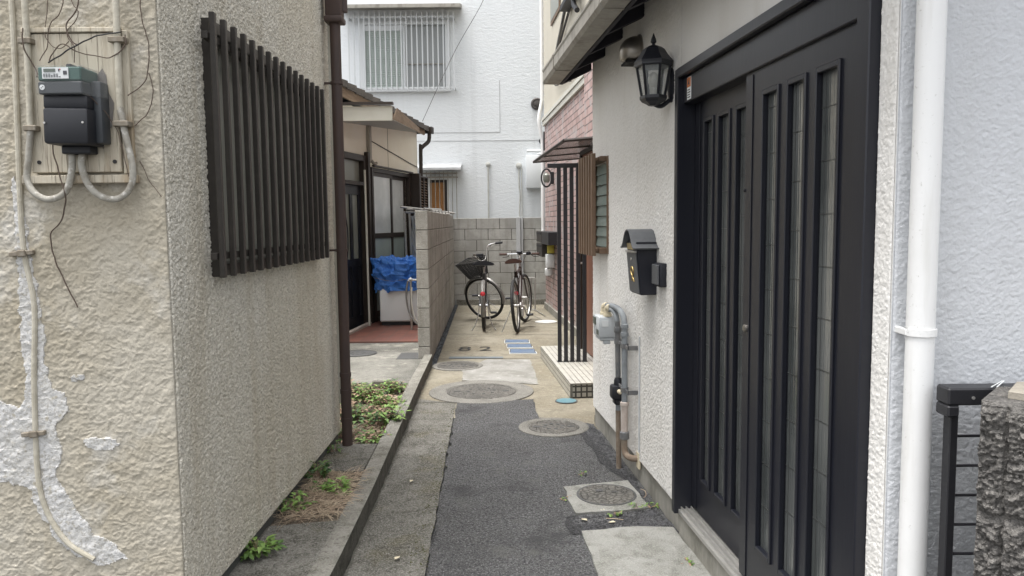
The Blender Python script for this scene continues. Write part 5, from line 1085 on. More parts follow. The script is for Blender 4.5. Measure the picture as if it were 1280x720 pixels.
g = BM(); lathe(g, (LU, LV, 1.948), [(.016, 0), (.016, .03), (.012, .035)], 14); lathe(g, (LU, LV, 1.983), [(.012, 0), (.022, .02), (.024, .04), (.016, .06), (.004, .068)], 16); T.p('bulb', g, 'bulb', smooth=True)
g = BM(); lathe(g, (LU, -.001, 1.995), [(.052, 0), (.052, .008), (.040, .016), (.015, .022)], 24, (0, -1, 0))
g.transform(Matrix.Translation((LU, 0, 1.995)) @ Matrix.Diagonal((.72, 1, 1.45, 1)) @ Matrix.Translation((-LU, 0, -1.995)))
T.p('backplate', g, 'lamp_black', smooth=True)
g = BM(); tube(g, smoothpts([(LU, -.015, 1.93), (LU, -.05, 1.905), (LU, -.078, 1.91), (LU, LV, 1.925)], 5), .010, 8); T.p('arm', g, 'lamp_black', smooth=True)
# ---- vent hood
T = Thing('vent_hood', 'rounded bronze steel vent hood on the wall beside the lantern', 'vent', (1.17, 0, 2.25), RB)
g = BM(); VU, VZ = 1.20, 2.262; rr = .078
rings = []
for i in range(13):
    ph = math.pi/2*i/12
    ring = []
    for k in range(28):
        a = 2*math.pi*k/28; x = VU+rr*math.cos(a)*math.cos(ph*.98); zz = rr*math.sin(a)*math.cos(ph*.98); y = -.02-.085*math.sin(ph)
        z = VZ+zz; 
        if zz < -.25*rr: z = VZ-.25*rr-(abs(zz)-.25*rr)*.55-.02*math.sin(ph)
        ring.append(g.verts.new((x, y, z)))
    rings.append(ring)
for A, B_ in zip(rings, rings[1:]):
    for k in range(28): g.faces.new((A[k], A[(k+1) % 28], B_[(k+1) % 28], B_[k]))
T.p('hood', g, 'hood_steel', smooth=True)
g = BM(); lathe(g, (VU, 0, VZ), [(rr+.008, 0), (rr+.008, .010), (rr-.002, .014), (rr-.002, .024), (rr-.01, .024)], 32, (0, -1, 0)); T.p('flange', g, 'hood_steel', smooth=True)
g = BM(); box(g, VU-.055, VU+.055, -.085, -.02, VZ-.064, VZ-.052, .003); T.p('opening', g, 'interior_dark')

# ---- gas meter with pipes
T = Thing('gas_meter', 'light grey gas meter box with beige elbows on the white stucco wall', 'gas meter', (.76, -.08, .75), RB)
g = BM(); box(g, .690, .850, -.140, -.030, .735, .855, .010, 2); T.p('case', g, 'gas_grey', smooth=True)
g = BM(); box(g, .70, .77, -.1445, -.1405, .80, .845, .002); box(g, .79, .84, -.1435, -.1405, .75, .78, .002); T.p('dial_window', g, 'lcd')
g = BM(); box(g, .8505, .853, -.125, -.085, .80, .835); T.p('label', g, 'label_white')
g = BM(); box(g, .70, .84, -.130, -.040, .715, .734, .005); box(g, .81, .835, -.11, -.07, .695, .715, .003); T.p('base', g, 'gas_grey')
for u_ in (.735, .825):
    g = BM(); tube(g, smoothpts([(u_, -.085, .856), (u_, -.085, .885), (u_+.010, -.082, .905), (u_+.040, -.075, .910)], 4), [.021]*13, 14); lathe(g, (u_, -.085, .856), [(.025, 0), (.025, .014), (.02, .016)], 16); T.p('elbow', g, 'elbow_beige', smooth=True)
gp = 'gas pipes below the meter'
U1, U2 = .965, 1.115
T = Thing('gas_pipe', 'dark gas pipe dropping straight from the meter into the asphalt, black valve on it', 'pipe', (U1, -.04, 0), RB, group=gp)
g = BM(); tube(g, [(U1, -.06, .845), (U1, -.055, .53)], .0150, 12); lathe(g, (U1, -.057, .78), [(.018, 0), (.021, .005), (.021, .03), (.018, .035)], 12); T.p('upper_pipe', g, 'pipe_dark', smooth=True)
g = BM(); tube(g, [(U1, -.055, .45), (U1, -.055, .34)], .0145, 12); T.p('middle_pipe', g, 'pipe_grey', smooth=True)
g = BM(); tube(g, [(U1, -.055, .34), (U1, -.05, .0)], .0150, 12); T.p('lower_pipe', g, 'pipe_rust', smooth=True)
g = BM(); box(g, U1-.045, U1+.035, -.096, -.022, .405, .485, .014, 2); box(g, U1-.030, U1+.030, -.082, -.030, .375, .41, .008); lathe(g, (U1, -.055, .485), [(.024, 0), (.024, .025), (.018, .04)], 16); v_ = T.p('valve', g, 'black_plastic', smooth=True)
g = BM(); lathe(g, (U1+.038, -.058, .455), [(.013, 0), (.013, .02), (.007, .03)], 12, (1, 0, 0)); T.p('valve_knob', g, 'elbow_beige', parent=v_, smooth=True)
T = Thing('gas_pipe', 'grey gas pipe arching over from the meter, bracketed to the wall and bending into it', 'pipe', (U2, -.04, .2), RB, group=gp)
g = BM(); tube(g, smoothpts([(.74, -.078, .905), (.85, -.07, .918), (.98, -.062, .918), (1.08, -.058, .895), (U2, -.056, .84), (U2, -.055, .77)], 6), .0165, 14); T.p('arch', g, 'pipe_grey', smooth=True)
g = BM(); tube(g, smoothpts([(.83, -.078, .895), (.90, -.07, .90), (.95, -.063, .875), (U1, -.06, .835)], 5), .015, 12); T.p('arch', g, 'pipe_grey', smooth=True)
g = BM(); tube(g, [(U2, -.055, .80), (U2, -.055, .42)], .0165, 14)
for z in (.78, .825): lathe(g, (U2, -.055, z), [(.0168, 0), (.021, .003), (.021, .022), (.0168, .025)], 14)
T.p('upper_pipe', g, 'pipe_grey', smooth=True)
g = BM(); tube(g, [(U2, -.055, .42), (U2, -.055, .23)], .0185, 14); lathe(g, (U2, -.055, .40), [(.019, 0), (.024, .004), (.024, .02), (.019, .024)], 14); T.p('middle_pipe', g, 'pipe_pinkish', smooth=True)
g = BM(); tube(g, smoothpts([(U2, -.055, .235), (U2, -.055, .17), (U2+.015, -.05, .135), (U2+.05, -.03, .125), (U2+.08, .005, .13)], 5), .0175, 14); T.p('bend', g, 'pipe_rust', smooth=True)
g = BM(); lathe(g, (U2, -.055, .215), [(.019, 0), (.026, .004), (.026, .04), (.019, .045)], 14); T.p('coupling', g, 'pipe_dark', smooth=True)
for z in (.73, .49):
    g = BM(); box(g, U2+.02, U2+.085, -.058, -.052, z-.008, z+.008); box(g, U2+.079, U2+.085, -.058, -.001, z-.012, z+.012); lathe(g, (U2, -.055, z-.012), [(.0185, 0), (.022, 0), (.022, .024), (.0185, .024)], 14); lathe(g, (U1, -.056, z-.012), [(.0165, 0), (.021, 0), (.021, .024), (.0165, .024)], 14); box(g, U1+.015, U2-.015, -.058, -.052, z-.008, z+.008); T.p('bracket', g, 'pipe_dark')
g = BM(); box(g, U2+.06, U2+.12, -.006, .006, .08, .17, .004); T.p('wall_plate', g, 'elbow_beige')
g = BM(); tube(g, [(1.245, -.008, .80), (1.245, -.008, .18)], .0040, 8); solo('thin_tube', g, 'gas_grey', 'thin pale tube fixed on the wall behind the gas pipes', 'tube', (1.245, -.008, .2), RB, smooth=True)
g = BM(); box(g, -.07, -.02, .02, .06, -.01, .05, .006); solo('pipe_stub', g, 'black_plastic', 'small black stub at the foot of the far corner of the white wall', 'stub', (-.04, .04, 0), RB)

# ============================================================ GATE AND STONE PILLAR (right edge)
T = Thing('metal_gate', 'black metal gate with a thick top bar and thin rungs beside the stone pillar', 'gate', (1.1, 1.62, 0))
g = BM(); box(g, .932, 2.2, 1.60, 1.65, .998, 1.036, .004); box(g, .932, .958, 1.60, 1.65, .972, .998, .004); T.p('top_bar', g, 'black_metal')
g = BM(); box(g, .945, .963, 1.612, 1.640, .02, .998, .002); T.p('post', g, 'black_metal')
for k in range(14):
    g = BM(); tube(g, [(.955, 1.625, .925-k*.0665), (2.2, 1.625, .925-k*.0665)], .0032, 6); T.p('rung', g, 'black_metal')
g = BM(); lathe(g, (.985, 1.60, 1.015), [(.0035, 0), (.0035, .002), (.001, .002)], 12, (0, -1, 0)); T.p('rivet', g, 'steel')
T2 = Thing('cable_tie', 'white plastic cable ties wrapped over the gate top bar', 'cable tie', (1.03, 1.62, 1.036))
g = BM(); 
for x, a in ((1.018, .02), (1.030, .012)): prism3(g, [(x, 1.595, 1.0385), (x+.003, 1.595, 1.0385), (x+.045+a, 1.655, 1.0385), (x+.042+a, 1.655, 1.0385)], (0, 0, .0015))
tube(g, [(1.045, 1.59, 1.040), (1.075, 1.60, 1.030)], .0016, 6)
T2.p('strap', g, 'label_white')
# stone pillar: split-faced ribbed block
T = Thing('stone_pillar', 'dark rough split-stone gate pillar at the right edge', 'pillar', (1.0, 1.35, 0))
def rib_face(g, P, Q, z0, z1, nrm, nrib, dep, du=.006):
    """rough split face from P to Q (xy), ribs vertical"""
    P = Vector((P[0], P[1], 0)); Q = Vector((Q[0], Q[1], 0)); L = (Q-P).length; nu = int(L/du); nz = int((z1-z0)/du); N = Vector((nrm[0], nrm[1], 0))
    gr = []
    for j in range(nz+1):
        row = []
        for i in range(nu+1):
            t = i/nu; p_ = P.lerp(Q, t)+Vector((0, 0, z0+(z1-z0)*j/nz))
            ph = (t*nrib) % 1; rib = min(1, min(ph, 1-ph)*9)**.6; course = min(1, min(abs(((z1-p_.z) % .222)-0), abs(((z1-p_.z) % .222)-.222))*60)
            nz_ = .35*noise.noise(p_*24)+.45*noise.noise(p_*70)+.5*noise.noise(p_*160)
            edge = min(1, min(i, nu-i)*.5, min(nz-j, 10)*.5+.0)
            d = dep*(rib*.8+.7*rib*nz_)*(.35+.65*course)*max(edge, .2)
            row.append(g.verts.new(p_+N*d+Vector((.004*noise.noise(p_*40), 0, .004*noise.noise(p_*40+Vector((5, 5, 5))))) if 0 < i < nu and j < nz else p_+N*d))
        gr.append(row)
    for j in range(nz):
        for i in range(nu): g.faces.new((gr[j][i], gr[j][i+1], gr[j+1][i+1], gr[j+1][i]))
PA, PB = Vector((.915, 1.46)), Vector((1.135, 1.20)); pd = (PB-PA).normalized(); pn = Vector((pd.y, -pd.x)); pn = pn if pn.x < 0 else -pn
g = BM(); rib_face(g, PA, PB, .3, 1.045, (pn.x, pn.y), 7, .024, .0026)
T.p('rough_face', g, 'split_stone', smooth=True)
g = BM(); prism(g, [(PA-pn*.001).to_tuple(), (PB-pn*.001).to_tuple(), (1.5, 1.25), (1.5, 1.55), (1.02, 1.575)], 0, 1.0445); T.p('core', g, 'split_stone')
g = BM(); prism(g, [(PA-pn*.05+pd*.03).to_tuple(), (PB-pn*.05).to_tuple(), (1.5, 1.27), (1.5, 1.54), (1.05, 1.56)], 1.045, 1.058); T.p('cap', g, 'cap_stone')

# ============================================================ BICYCLES
def wheel(T, c, r, yaw, fm='chrome', spokes=28, hubm='steel'):
    """c: axle centre (local), wheel plane contains z and direction yaw"""
    d = Vector((math.cos(yaw), math.sin(yaw), 0)); n_ = Vector((-d.y, d.x, 0)); C = Vector(c)
    pt = lambda a, rad, off=0: C+d*math.cos(a)*rad+Vector((0, 0, math.sin(a)*rad))+n_*off
    g = BM(); tube(g, [pt(2*math.pi*k/40, r-.030) for k in range(40)], .010, 6, closed=True)
    tube(g, [C-n_*.05, C+n_*.05], .018, 10)
    for k in range(spokes):
        a = 2*math.pi*k/spokes; s = 1 if k % 2 else -1
        tube(g, [C+n_*s*.03+d*math.cos(a+s*.5)*.02+Vector((0, 0, math.sin(a+s*.5)*.02)), pt(a, r-.035)], .0014, 4, cap=False)
    w_ = T.p('wheel', g, fm, smooth=True)
    g = BM(); tube(g, [pt(2*math.pi*k/48, r-.017) for k in range(48)], .0215, 10, closed=True); T.p('tyre', g, 'rubber', parent=w_, smooth=True)
    return w_
def fender(T, c, r, yaw, a0, a1, m):
    d = Vector((math.cos(yaw), math.sin(yaw), 0)); n_ = Vector((-d.y, d.x, 0)); C = Vector(c); g = BM(); N = 22; rows = []
    for i in range(N+1):
        a = a0+(a1-a0)*i/N; row = []
        for off, dr in ((-.028, -.020), (-.022, .0), (0, .010), (.022, .0), (.028, -.020)): 
            rad = r+.016+dr; row.append(g.verts.new(C+d*math.cos(a)*rad+Vector((0, 0, math.sin(a)*rad))+n_*off))
        rows.append(row)
    for A, B_ in zip(rows, rows[1:]):
        for k in range(4): g.faces.new((A[k], A[k+1], B_[k+1], B_[k]))
    bmesh.ops.solidify(g, geom=g.faces[:], thickness=.003)
    return T.p('mudguard', g, m, smooth=True)
def crank(T, c, m='steel'):
    g = BM(); lathe(g, (c[0], -.045, c[2]), [(.075, -.003), (.085, -.002), (.085, .002), (.075, .003), (.01, .003)], 28, (0, 1, 0)); ck = T.p('chainring', g, m, smooth=True)
    g = BM(); tube(g, [(c[0], -.06, c[2]), (c[0]+.10, -.075, c[2]-.13)], .009, 8); tube(g, [(c[0], .05, c[2]), (c[0]-.10, .075, c[2]+.13)], .009, 8); tube(g, [(c[0], -.06, c[2]), (c[0], .05, c[2])], .016, 10); T.p('crank_arm', g, m, parent=ck, smooth=True)
    for s, dx, dz in ((-1, .10, -.13), (1, -.10, .13)):
        g = BM(); box(g, c[0]+dx-.045, c[0]+dx+.045, s*.08, s*.165, c[2]+dz-.012, c[2]+dz+.012, .004) if s > 0 else box(g, c[0]+dx-.045, c[0]+dx+.045, -.165, -.08, c[2]+dz-.012, c[2]+dz+.012, .004)
        T.p('pedal', g, 'black_plastic', parent=ck)
    return ck
def saddle(T, x, z, m, L=.26, Wd=.11):
    g = BM(); rows = []
    N = 12
    for i in range(N+1):
        t = i/N; xx = x-.13+L*t; hw = Wd*(1-t)**.8*(.55+.45*min(1, t*6+.5))+.022; hh = .035*(1-.5*t); row = []
        for k in range(12):
            a = 2*math.pi*k/12; row.append(g.verts.new((xx, math.cos(a)*hw, z+max(-.3, math.sin(a))*hh*(1.3 if t < .3 else 1)+.02*(1-t)**3)))
        rows.append(row)
    for A, B_ in zip(rows, rows[1:]):
        for k in range(12): g.faces.new((A[k], A[(k+1) % 12], B_[(k+1) % 12], B_[k]))
    g.faces.new(rows[0][::-1]); g.faces.new(rows[-1]); return T.p('saddle', g, m, smooth=True)

# --- city bicycle with basket (rear wheel towards the camera, front wheel turned left)
r = .315; st = R(62)
hd = math.atan2(1.06, -.02)
T = Thing('bicycle', 'city bicycle with a dark front basket, its front wheel turned left, on a twin stand', 'bicycle', (0, 0, 0), Frame(-.375, 9.93, 90.5), group='bicycles parked at the end of the alley')
wb = 1.0
fm_ = 'white_metal'
C0 = (0, 0, r)
wheel(T, C0, r, 0, 'chrome')
hx, hz0, hz1 = .80, .60, .76      # head tube
fc = (wb-.02, 0, r)
# steering: rotate front assembly about head axis
ax0 = Vector((.90, 0, .50)); axd = Vector((-.30, 0, .95)).normalized(); RM = Matrix.Translation(ax0) @ Matrix.Rotation(st, 4, axd) @ Matrix.Translation(-ax0)
def fr_(p_): return RM @ Vector(p_)
class Fronted:
    """adds parts rotated about the steering axis"""
    def __init__(s, T): s.T = T
    def p(s, name, bm, m, **k): bm.transform(RM); return s.T.p(name, bm, m, **k)
FT = Fronted(T)
wheel(FT, fc, r, 0, 'chrome')
fender(FT, fc, r, 0, R(20), R(200), 'steel')
fender(T, C0, r, 0, R(35), R(200), 'steel')
g = BM(); bb = (.43, 0, .29); top = Vector((.33, 0, .72)); 
tube(g, smoothpts([(.845, 0, .64), (.74, 0, .48), (.55, 0, .335), (.43, 0, .29)], 5), .026, 10); tube(g, smoothpts([(.83, 0, .70), (.70, 0, .56), (.50, 0, .46), (.39, 0, .47)], 5), .019, 10)
tube(g, [bb, top], .022, 10); tube(g, [(.862, 0, .60), (.815, 0, .76)], .020, 10)
for s in (-1, 1): tube(g, [(bb[0]-.03, s*.03, bb[2]), (0, s*.06, r)], .010, 8); tube(g, [(.36, s*.015, .60), (0, s*.06, r)], .008, 8)
T.p('frame', g, 'city_frame', smooth=True)
g = BM(); tube(g, [(.336, 0, .68), (.315, 0, .80)], .012, 10); T.p('seat_post', g, 'steel', smooth=True)
saddle(T, .29, .83, 'black_plastic', .27, .135)
crank(T, bb)
g = BM(); box(g, .02, .42, -.068, -.052, .25, .36, .01, 2); T.p('chain_guard', g, 'black_plastic')
g = BM()
for s in (-1, 1): tube(g, smoothpts([(.86, s*.045, .58), (.90, s*.05, .50), (.965, s*.05, .36), (fc[0], s*.05, fc[2])], 4), .010, 8)
tube(g, [(.865, -.05, .58), (.865, .05, .58)], .014, 8); FT.p('fork', g, 'steel', smooth=True)
g = BM(); tube(g, [(.815, 0, .76), (.79, 0, .86)], .011, 8)
tube(g, smoothpts([(.60, -.28, 1.02), (.72, -.265, 1.03), (.80, -.20, 1.02), (.80, -.08, .90), (.79, 0, .87), (.80, .08, .90), (.80, .20, 1.02), (.72, .265, 1.03), (.60, .28, 1.02)], 6), .010, 8); hb = FT.p('handlebar', g, 'chrome', smooth=True)
g = BM()
for s in (-1, 1): tube(g, [(.595, s*.281, 1.02), (.70, s*.27, 1.028)], .016, 8)
FT.p('grip', g, 'black_plastic', parent=hb, smooth=True)
g = BM()
for s in (-1, 1): tube(g, smoothpts([(.76, s*.24, 1.02), (.80, s*.26, 1.0), (.70, s*.30, .99), (.66, s*.30, .985)], 4), .005, 6)
FT.p('brake_lever', g, 'chrome', parent=hb, smooth=True)
# wire basket ahead of the handlebar
g = BM(); z0_, z1_ = .655, .90
bt = [(.86, -.10), (1.06, -.10), (1.06, .10), (.86, .10)]; tp = [(.84, -.165), (1.17, -.165), (1.17, .165), (.84, .165)]
def bpnt(i, t, h):
    a = Vector(bt[i]).lerp(Vector(bt[(i+1) % 4]), t); b_ = Vector(tp[i]).lerp(Vector(tp[(i+1) % 4]), t); q = a.lerp(b_, h); return (q.x, q.y, z0_+(z1_-z0_)*h)
for i in range(4):
    for k in range(17): tube(g, [bpnt(i, k/17, 0), bpnt(i, k/17, 1)], .0042, 4, cap=False)
    for k in range(12): tube(g, [bpnt(i, 0, k/11), bpnt(i, 1, k/11)], .004 if k < 11 else .010, 4, cap=False)
for k in range(7): tube(g, [(.86+.2*k/6, -.1, z0_), (.86+.2*k/6, .1, z0_)], .003, 4)
FT.p('basket', g, 'basket_black')
g = BM(); lathe(g, (.80, 0, .93), [(.02, 0), (.034, .02), (.03, .04), (.01, .045)], 14, (1, 0, 0)); FT.p('bell', g, 'black_plastic', smooth=True)
g = BM(); lathe(g, (-.335, 0, .50), [(.032, 0), (.030, .018), (.01, .024)], 20, (-1, 0, .2)); g2 = T.p('rear_reflector', g, 'reflector_red', smooth=True)
g = BM(); 
for s in (-1, 1): tube(g, smoothpts([(0, s*.06, r), (-.02, s*.07, .20), (-.05, s*.12, .05), (-.06, s*.16, .006)], 4), .007, 8)
tube(g, [(-.06, -.16, .006), (-.10, -.15, .006)], .007, 6); tube(g, [(-.06, .16, .006), (-.10, .15, .006)], .007, 6)
T.p('stand', g, 'steel', smooth=True)
g = BM(); tube(g, smoothpts([(-.30, -.10, .62), (.10, -.10, .66), (.36, -.04, .64)], 4), .006, 6); tube(g, smoothpts([(-.30, .10, .62), (.10, .10, .66), (.36, .04, .64)], 4), .006, 6)
for k in range(5): tube(g, [(-.30+k*.12, -.10, .625+.01*k), (-.30+k*.12, .10, .625+.01*k)], .005, 6)
for s in (-1, 1): tube(g, [(-.12, s*.10, .64), (0, s*.065, r)], .005, 6)
g.free()
# --- brown road-style bicycle
r = .335; wb = 1.03; st = R(-10)
T = Thing('bicycle', 'brown bicycle with a flat handlebar and brown saddle near the brick wall', 'bicycle', (0, 0, 0), Frame(.065, 9.68, 83.0), group='bicycles parked at the end of the alley')
T.o.rotation_euler = (R(-4), 0, R(83.0))
ax0 = Vector((.93, 0, .50)); axd = Vector((-.28, 0, .95)).normalized(); RM = Matrix.Translation(ax0) @ Matrix.Rotation(st, 4, axd) @ Matrix.Translation(-ax0)
FT = Fronted(T); fc = (wb, 0, r)
wheel(T, (0, 0, r), r, 0, 'steel', 24); wheel(FT, fc, r, 0, 'steel', 24)
bb = (.43, 0, .28)
g = BM(); tube(g, [bb, (.865, 0, .66)], .024, 10); tube(g, [bb, (.30, 0, .76)], .022, 10); tube(g, [(.31, 0, .72), (.845, 0, .76)], .020, 10); tube(g, [(.872, 0, .64), (.835, 0, .79)], .020, 10)
for s in (-1, 1): tube(g, [(bb[0], s*.03, bb[2]), (0, s*.06, r)], .010, 8); tube(g, [(.32, s*.02, .70), (0, s*.06, r)], .008, 8)
T.p('frame', g, 'frame_brown', smooth=True)
g = BM(); tube(g, [(.30, 0, .74), (.275, 0, .85)], .013, 10); T.p('seat_post', g, 'steel', smooth=True)
saddle(T, .25, .872, 'saddle_brown', .27, .10); crank(T, bb, 'steel')
g = BM()
for s in (-1, 1): tube(g, smoothpts([(.875, s*.045, .62), (.91, s*.05, .52), (1.0, s*.05, .38), (fc[0], s*.05, r)], 4), .010, 8)
tube(g, [(.88, -.05, .62), (.88, .05, .62)], .014, 8); FT.p('fork', g, 'frame_brown', smooth=True)
g = BM(); tube(g, [(.835, 0, .79), (.82, 0, .90)], .012, 8); tube(g, [(.82, 0, .90), (.86, 0, .965)], .014, 8); tube(g, smoothpts([(.83, -.28, .965), (.86, -.12, .965), (.86, .12, .965), (.83, .28, .965)], 4), .011, 8); hb = FT.p('handlebar', g, 'chrome', smooth=True)
g = BM()
for s in (-1, 1): tube(g, [(.825, s*.285, .965), (.84, s*.18, .965)], .016, 8)
FT.p('grip', g, 'saddle_brown', parent=hb, smooth=True)
g = BM(); lathe(g, (.84, -.13, .95), [(.03, 0), (.036, .02), (.03, .045)], 12); FT.p('bell', g, 'black_plastic', parent=hb, smooth=True)
g = BM(); box(g, .82, .88, -.035, .035, .965, 1.01, .01); FT.p('stem_clamp', g, 'black_plastic', parent=hb, smooth=True)
g = BM()
for s in (-1, 1): tube(g, smoothpts([(.85, s*.16, .96), (.90, s*.18, .93), (.89, s*.26, .92)], 4), .005, 6)
for s in (-1, 1): tube(g, smoothpts([(.86, s*.15, .96), (.96, s*.10, 1.0), (.95, s*.03, .88), (.90, 0, .72)], 5), .003, 5)
FT.p('brake_cable', g, 'cable_black', parent=hb, smooth=True)
g = BM(); lathe(g, (-.04, 0, .66), [(.03, 0), (.028, .018), (.01, .022)], 16, (-1, 0, .1)); g.transform(Matrix.Translation((.25, 0, -.18)) @ Matrix.Identity(4)); T.p('rear_reflector', g, 'reflector_red', smooth=True)
g = BM(); tube(g, [(.02, .05, r-.02), (-.03, .20, .01)], .008, 8); T.p('kickstand', g, 'steel', smooth=True)
g = BM(); box(g, .30, .36, -.02, .04, .58, .68, .008); T.p('lock', g, 'label_white')
g = BM(); lathe(g, (0, -.07, r), [(.045, -.006), (.045, .006)], 16, (0, 1, 0)); box(g, -.03, .01, -.10, -.07, r-.14, r-.03, .006); T.p('derailleur', g, 'steel')
# bicycle rack of steel hoops
T = Thing('bicycle_rack', 'low rack of thin steel hoops against the far wall near the brick corner', 'rack', (.35, 12.3, 0))
xs = [.19, .245, .305, .365]
g = BM()
for i, x in enumerate(xs): 
    tube(g, [(x, 12.15-.04*i, 0), (x, 12.15-.04*i, .52)], .012, 8)
tube(g, [(xs[0], 12.15, .52), (xs[-1], 12.03, .52)], .009, 8); T.p('hoops', g, 'steel', smooth=True)
g = BM(); tube(g, [(.19, 12.15, .01), (.365, 12.03, .01)], .008, 6); tube(g, [(.365, 12.03, .01), (.49, 11.2, .01)], .006, 6); T.p('base_rail', g, 'steel', smooth=True)

# ============================================================ PLANTS AND LITTER
def add_leaf(g, p_, d, L, w_, up=Vector((0, 0, 1)), mi=0, droop=.3):
    d = Vector(d).normalized(); s = d.cross(up)
    if s.length < 1e-3: s = Vector((1, 0, 0))
    s.normalize(); u2 = s.cross(d).normalized(); p_ = Vector(p_)
    a = p_; b1 = p_+d*L*.35+s*w_*.5+u2*w_*.12; b2 = p_+d*L*.35-s*w_*.5+u2*w_*.12; m1 = p_+d*L*.38-u2*w_*.05
    c1 = p_+d*L*.72+s*w_*.36-u2*L*droop*.3; c2 = p_+d*L*.72-s*w_*.36-u2*L*droop*.3; m2 = p_+d*L*.72-u2*L*(droop*.3+.03); e = p_+d*L-u2*L*droop
    V = [g.verts.new(q) for q in (a, b1, m1, b2, c1, m2, c2, e)]
    for f in ((0, 1, 2), (0, 2, 3), (1, 4, 5, 2), (2, 5, 6, 3), (4, 7, 5), (5, 7, 6)): g.faces.new([V[i] for i in f]).material_index = mi
def weed(name, label, x, y, z, rad, h, n, L, mats, seed, group=None, cat='weed'):
    rr_ = random.Random(seed); g = BM(); st_ = BM()
    for i in range(n):
        a = rr_.uniform(0, 2*math.pi); q = rad*math.sqrt(rr_.random()); hh = h*rr_.uniform(.25, 1)*(1-.5*(q/rad)**2)
        bx = Vector((x+math.cos(a)*q*.3, y+math.sin(a)*q*.3, z)); t_ = Vector((x+math.cos(a)*q, y+math.sin(a)*q, z+hh))
        tube(st_, [bx, bx.lerp(t_, .5)+Vector((0, 0, hh*.15)), t_], [.0016, .0013, .0008], 4, cap=False)
        for k in range(rr_.randint(2, 4)):
            aa = a+rr_.uniform(-1.6, 1.6); tt = 1 if k == 0 else rr_.uniform(.5, 1)
            add_leaf(g, bx.lerp(t_, tt), (math.cos(aa), math.sin(aa), rr_.uniform(-.1, .7)), L*rr_.uniform(.6, 1.25), L*rr_.uniform(.4, .6), mi=rr_.choice(range(len(mats))) , droop=rr_.uniform(.1, .5))
    T_ = Thing(name, label, cat, (x, y, z), group=group)
    T_.p('leaves', g, mats, smooth=False); T_.p('stems', st_, 'leaf_brown')
    return T_
gw = 'weeds growing along the left house'
bed = [(-.97, 6.02, .10, .13, 60, .042, ['leaf_green', 'leaf_dark', 'leaf_bright'], 'leafy weed at the far edge of the bed near the broken block'),
       (-1.10, 5.72, .12, .18, 80, .045, ['leaf_green', 'leaf_bright'], 'bright green weed beside the downpipe at the far end of the bed'),
       (-.93, 5.50, .13, .13, 90, .045, ['leaf_bright', 'leaf_green'], 'bright yellow-green weed spilling beside the kerb'),
       (-1.10, 5.20, .13, .15, 90, .048, ['leaf_dark', 'leaf_green'], 'dark green weed in the middle of the bed'),
       (-.90, 4.98, .11, .15, 60, .055, ['leaf_dark', 'leaf_green', 'leaf_bright'], 'broad leaved dark weed leaning over the kerb'),
       (-.86, 4.62, .10, .09, 60, .045, ['leaf_green', 'leaf_bright'], 'low green weed right of the downpipe foot'),
       (-1.06, 4.72, .09, .16, 45, .04, ['leaf_dark', 'leaf_green'], 'dark weed tucked behind the downpipe'),
       (-1.30, 5.9, .18, .16, 90, .045, ['leaf_dark', 'leaf_green'], 'weed clump behind the corner of the left house')]
for i, (x, y, rd, h, n, L, ms, lab) in enumerate(bed): weed('weed_clump', lab, x, y, .05, rd*1.05, h*.8, int(n*1.2), L*.9, ms+['leaf_brown'], 100+i, gw)
weed('weed_clump', 'bright weed sprig reaching over the kerb edge towards the concrete strip', -.80, 5.02, .09, .10, .12, 14, .05, ['leaf_bright'], 131, gw)
near = [(-1.02, 3.83, .07, .14, 26, .045, ['leaf_green', 'leaf_dark'], 'green weed against the foundation behind the dry grass'),
        (-1.02, 3.42, .08, .10, 24, .045, ['leaf_green', 'leaf_bright'], 'green weed at the foundation beside the dry grass'),
        (-.865, 3.62, .07, .10, 26, .042, ['leaf_bright'], 'yellow-green weed in the dry grass close to the kerb'),
        (-.95, 3.66, .05, .06, 10, .04, ['leaf_green'], 'tiny green weed in the middle of the dry grass'),
        (-1.02, 2.93, .075, .10, 22, .05, ['leaf_green', 'leaf_bright'], 'round-leaved weed at the foundation, nearest the street'),
        (-1.035, 4.28, .035, .10, 8, .035, ['leaf_green'], 'tiny seedling at the wall by the downpipe')]
for i, (x, y, rd, h, n, L, ms, lab) in enumerate(near): weed('weed_clump', lab, x, y, .09, rd, h*.8, int(n*1.2), L*.85, ms, 200+i, gw)
gr2 = 'little weeds in cracks on the right side'
for i, (x, y, rd, h, n, lab) in enumerate(((.375, 4.10, .03, .05, 7, 'little weed just behind the square manhole collar'), (.60, 3.60, .05, .035, 10, 'little weed along the near edge of the square collar'), (.475, 3.53, .06, .03, 10, 'creeping weed on the near edge of the square collar'),
        (.665, 3.62, .05, .05, 14, 'little weed between the square collar and the wall'), (.262, 3.72, .03, .03, 8, 'tiny yellowish weed left of the square collar'), (.695, 2.98, .035, .03, 12, 'little bright weed on the pale slab by the threshold'))):
    weed('crack_weed', lab, x, y, .004, rd*.8, h*.8, max(4, int(n*.6)), .02, ['leaf_green', 'leaf_bright', 'leaf_brown'], 300+i, gr2)
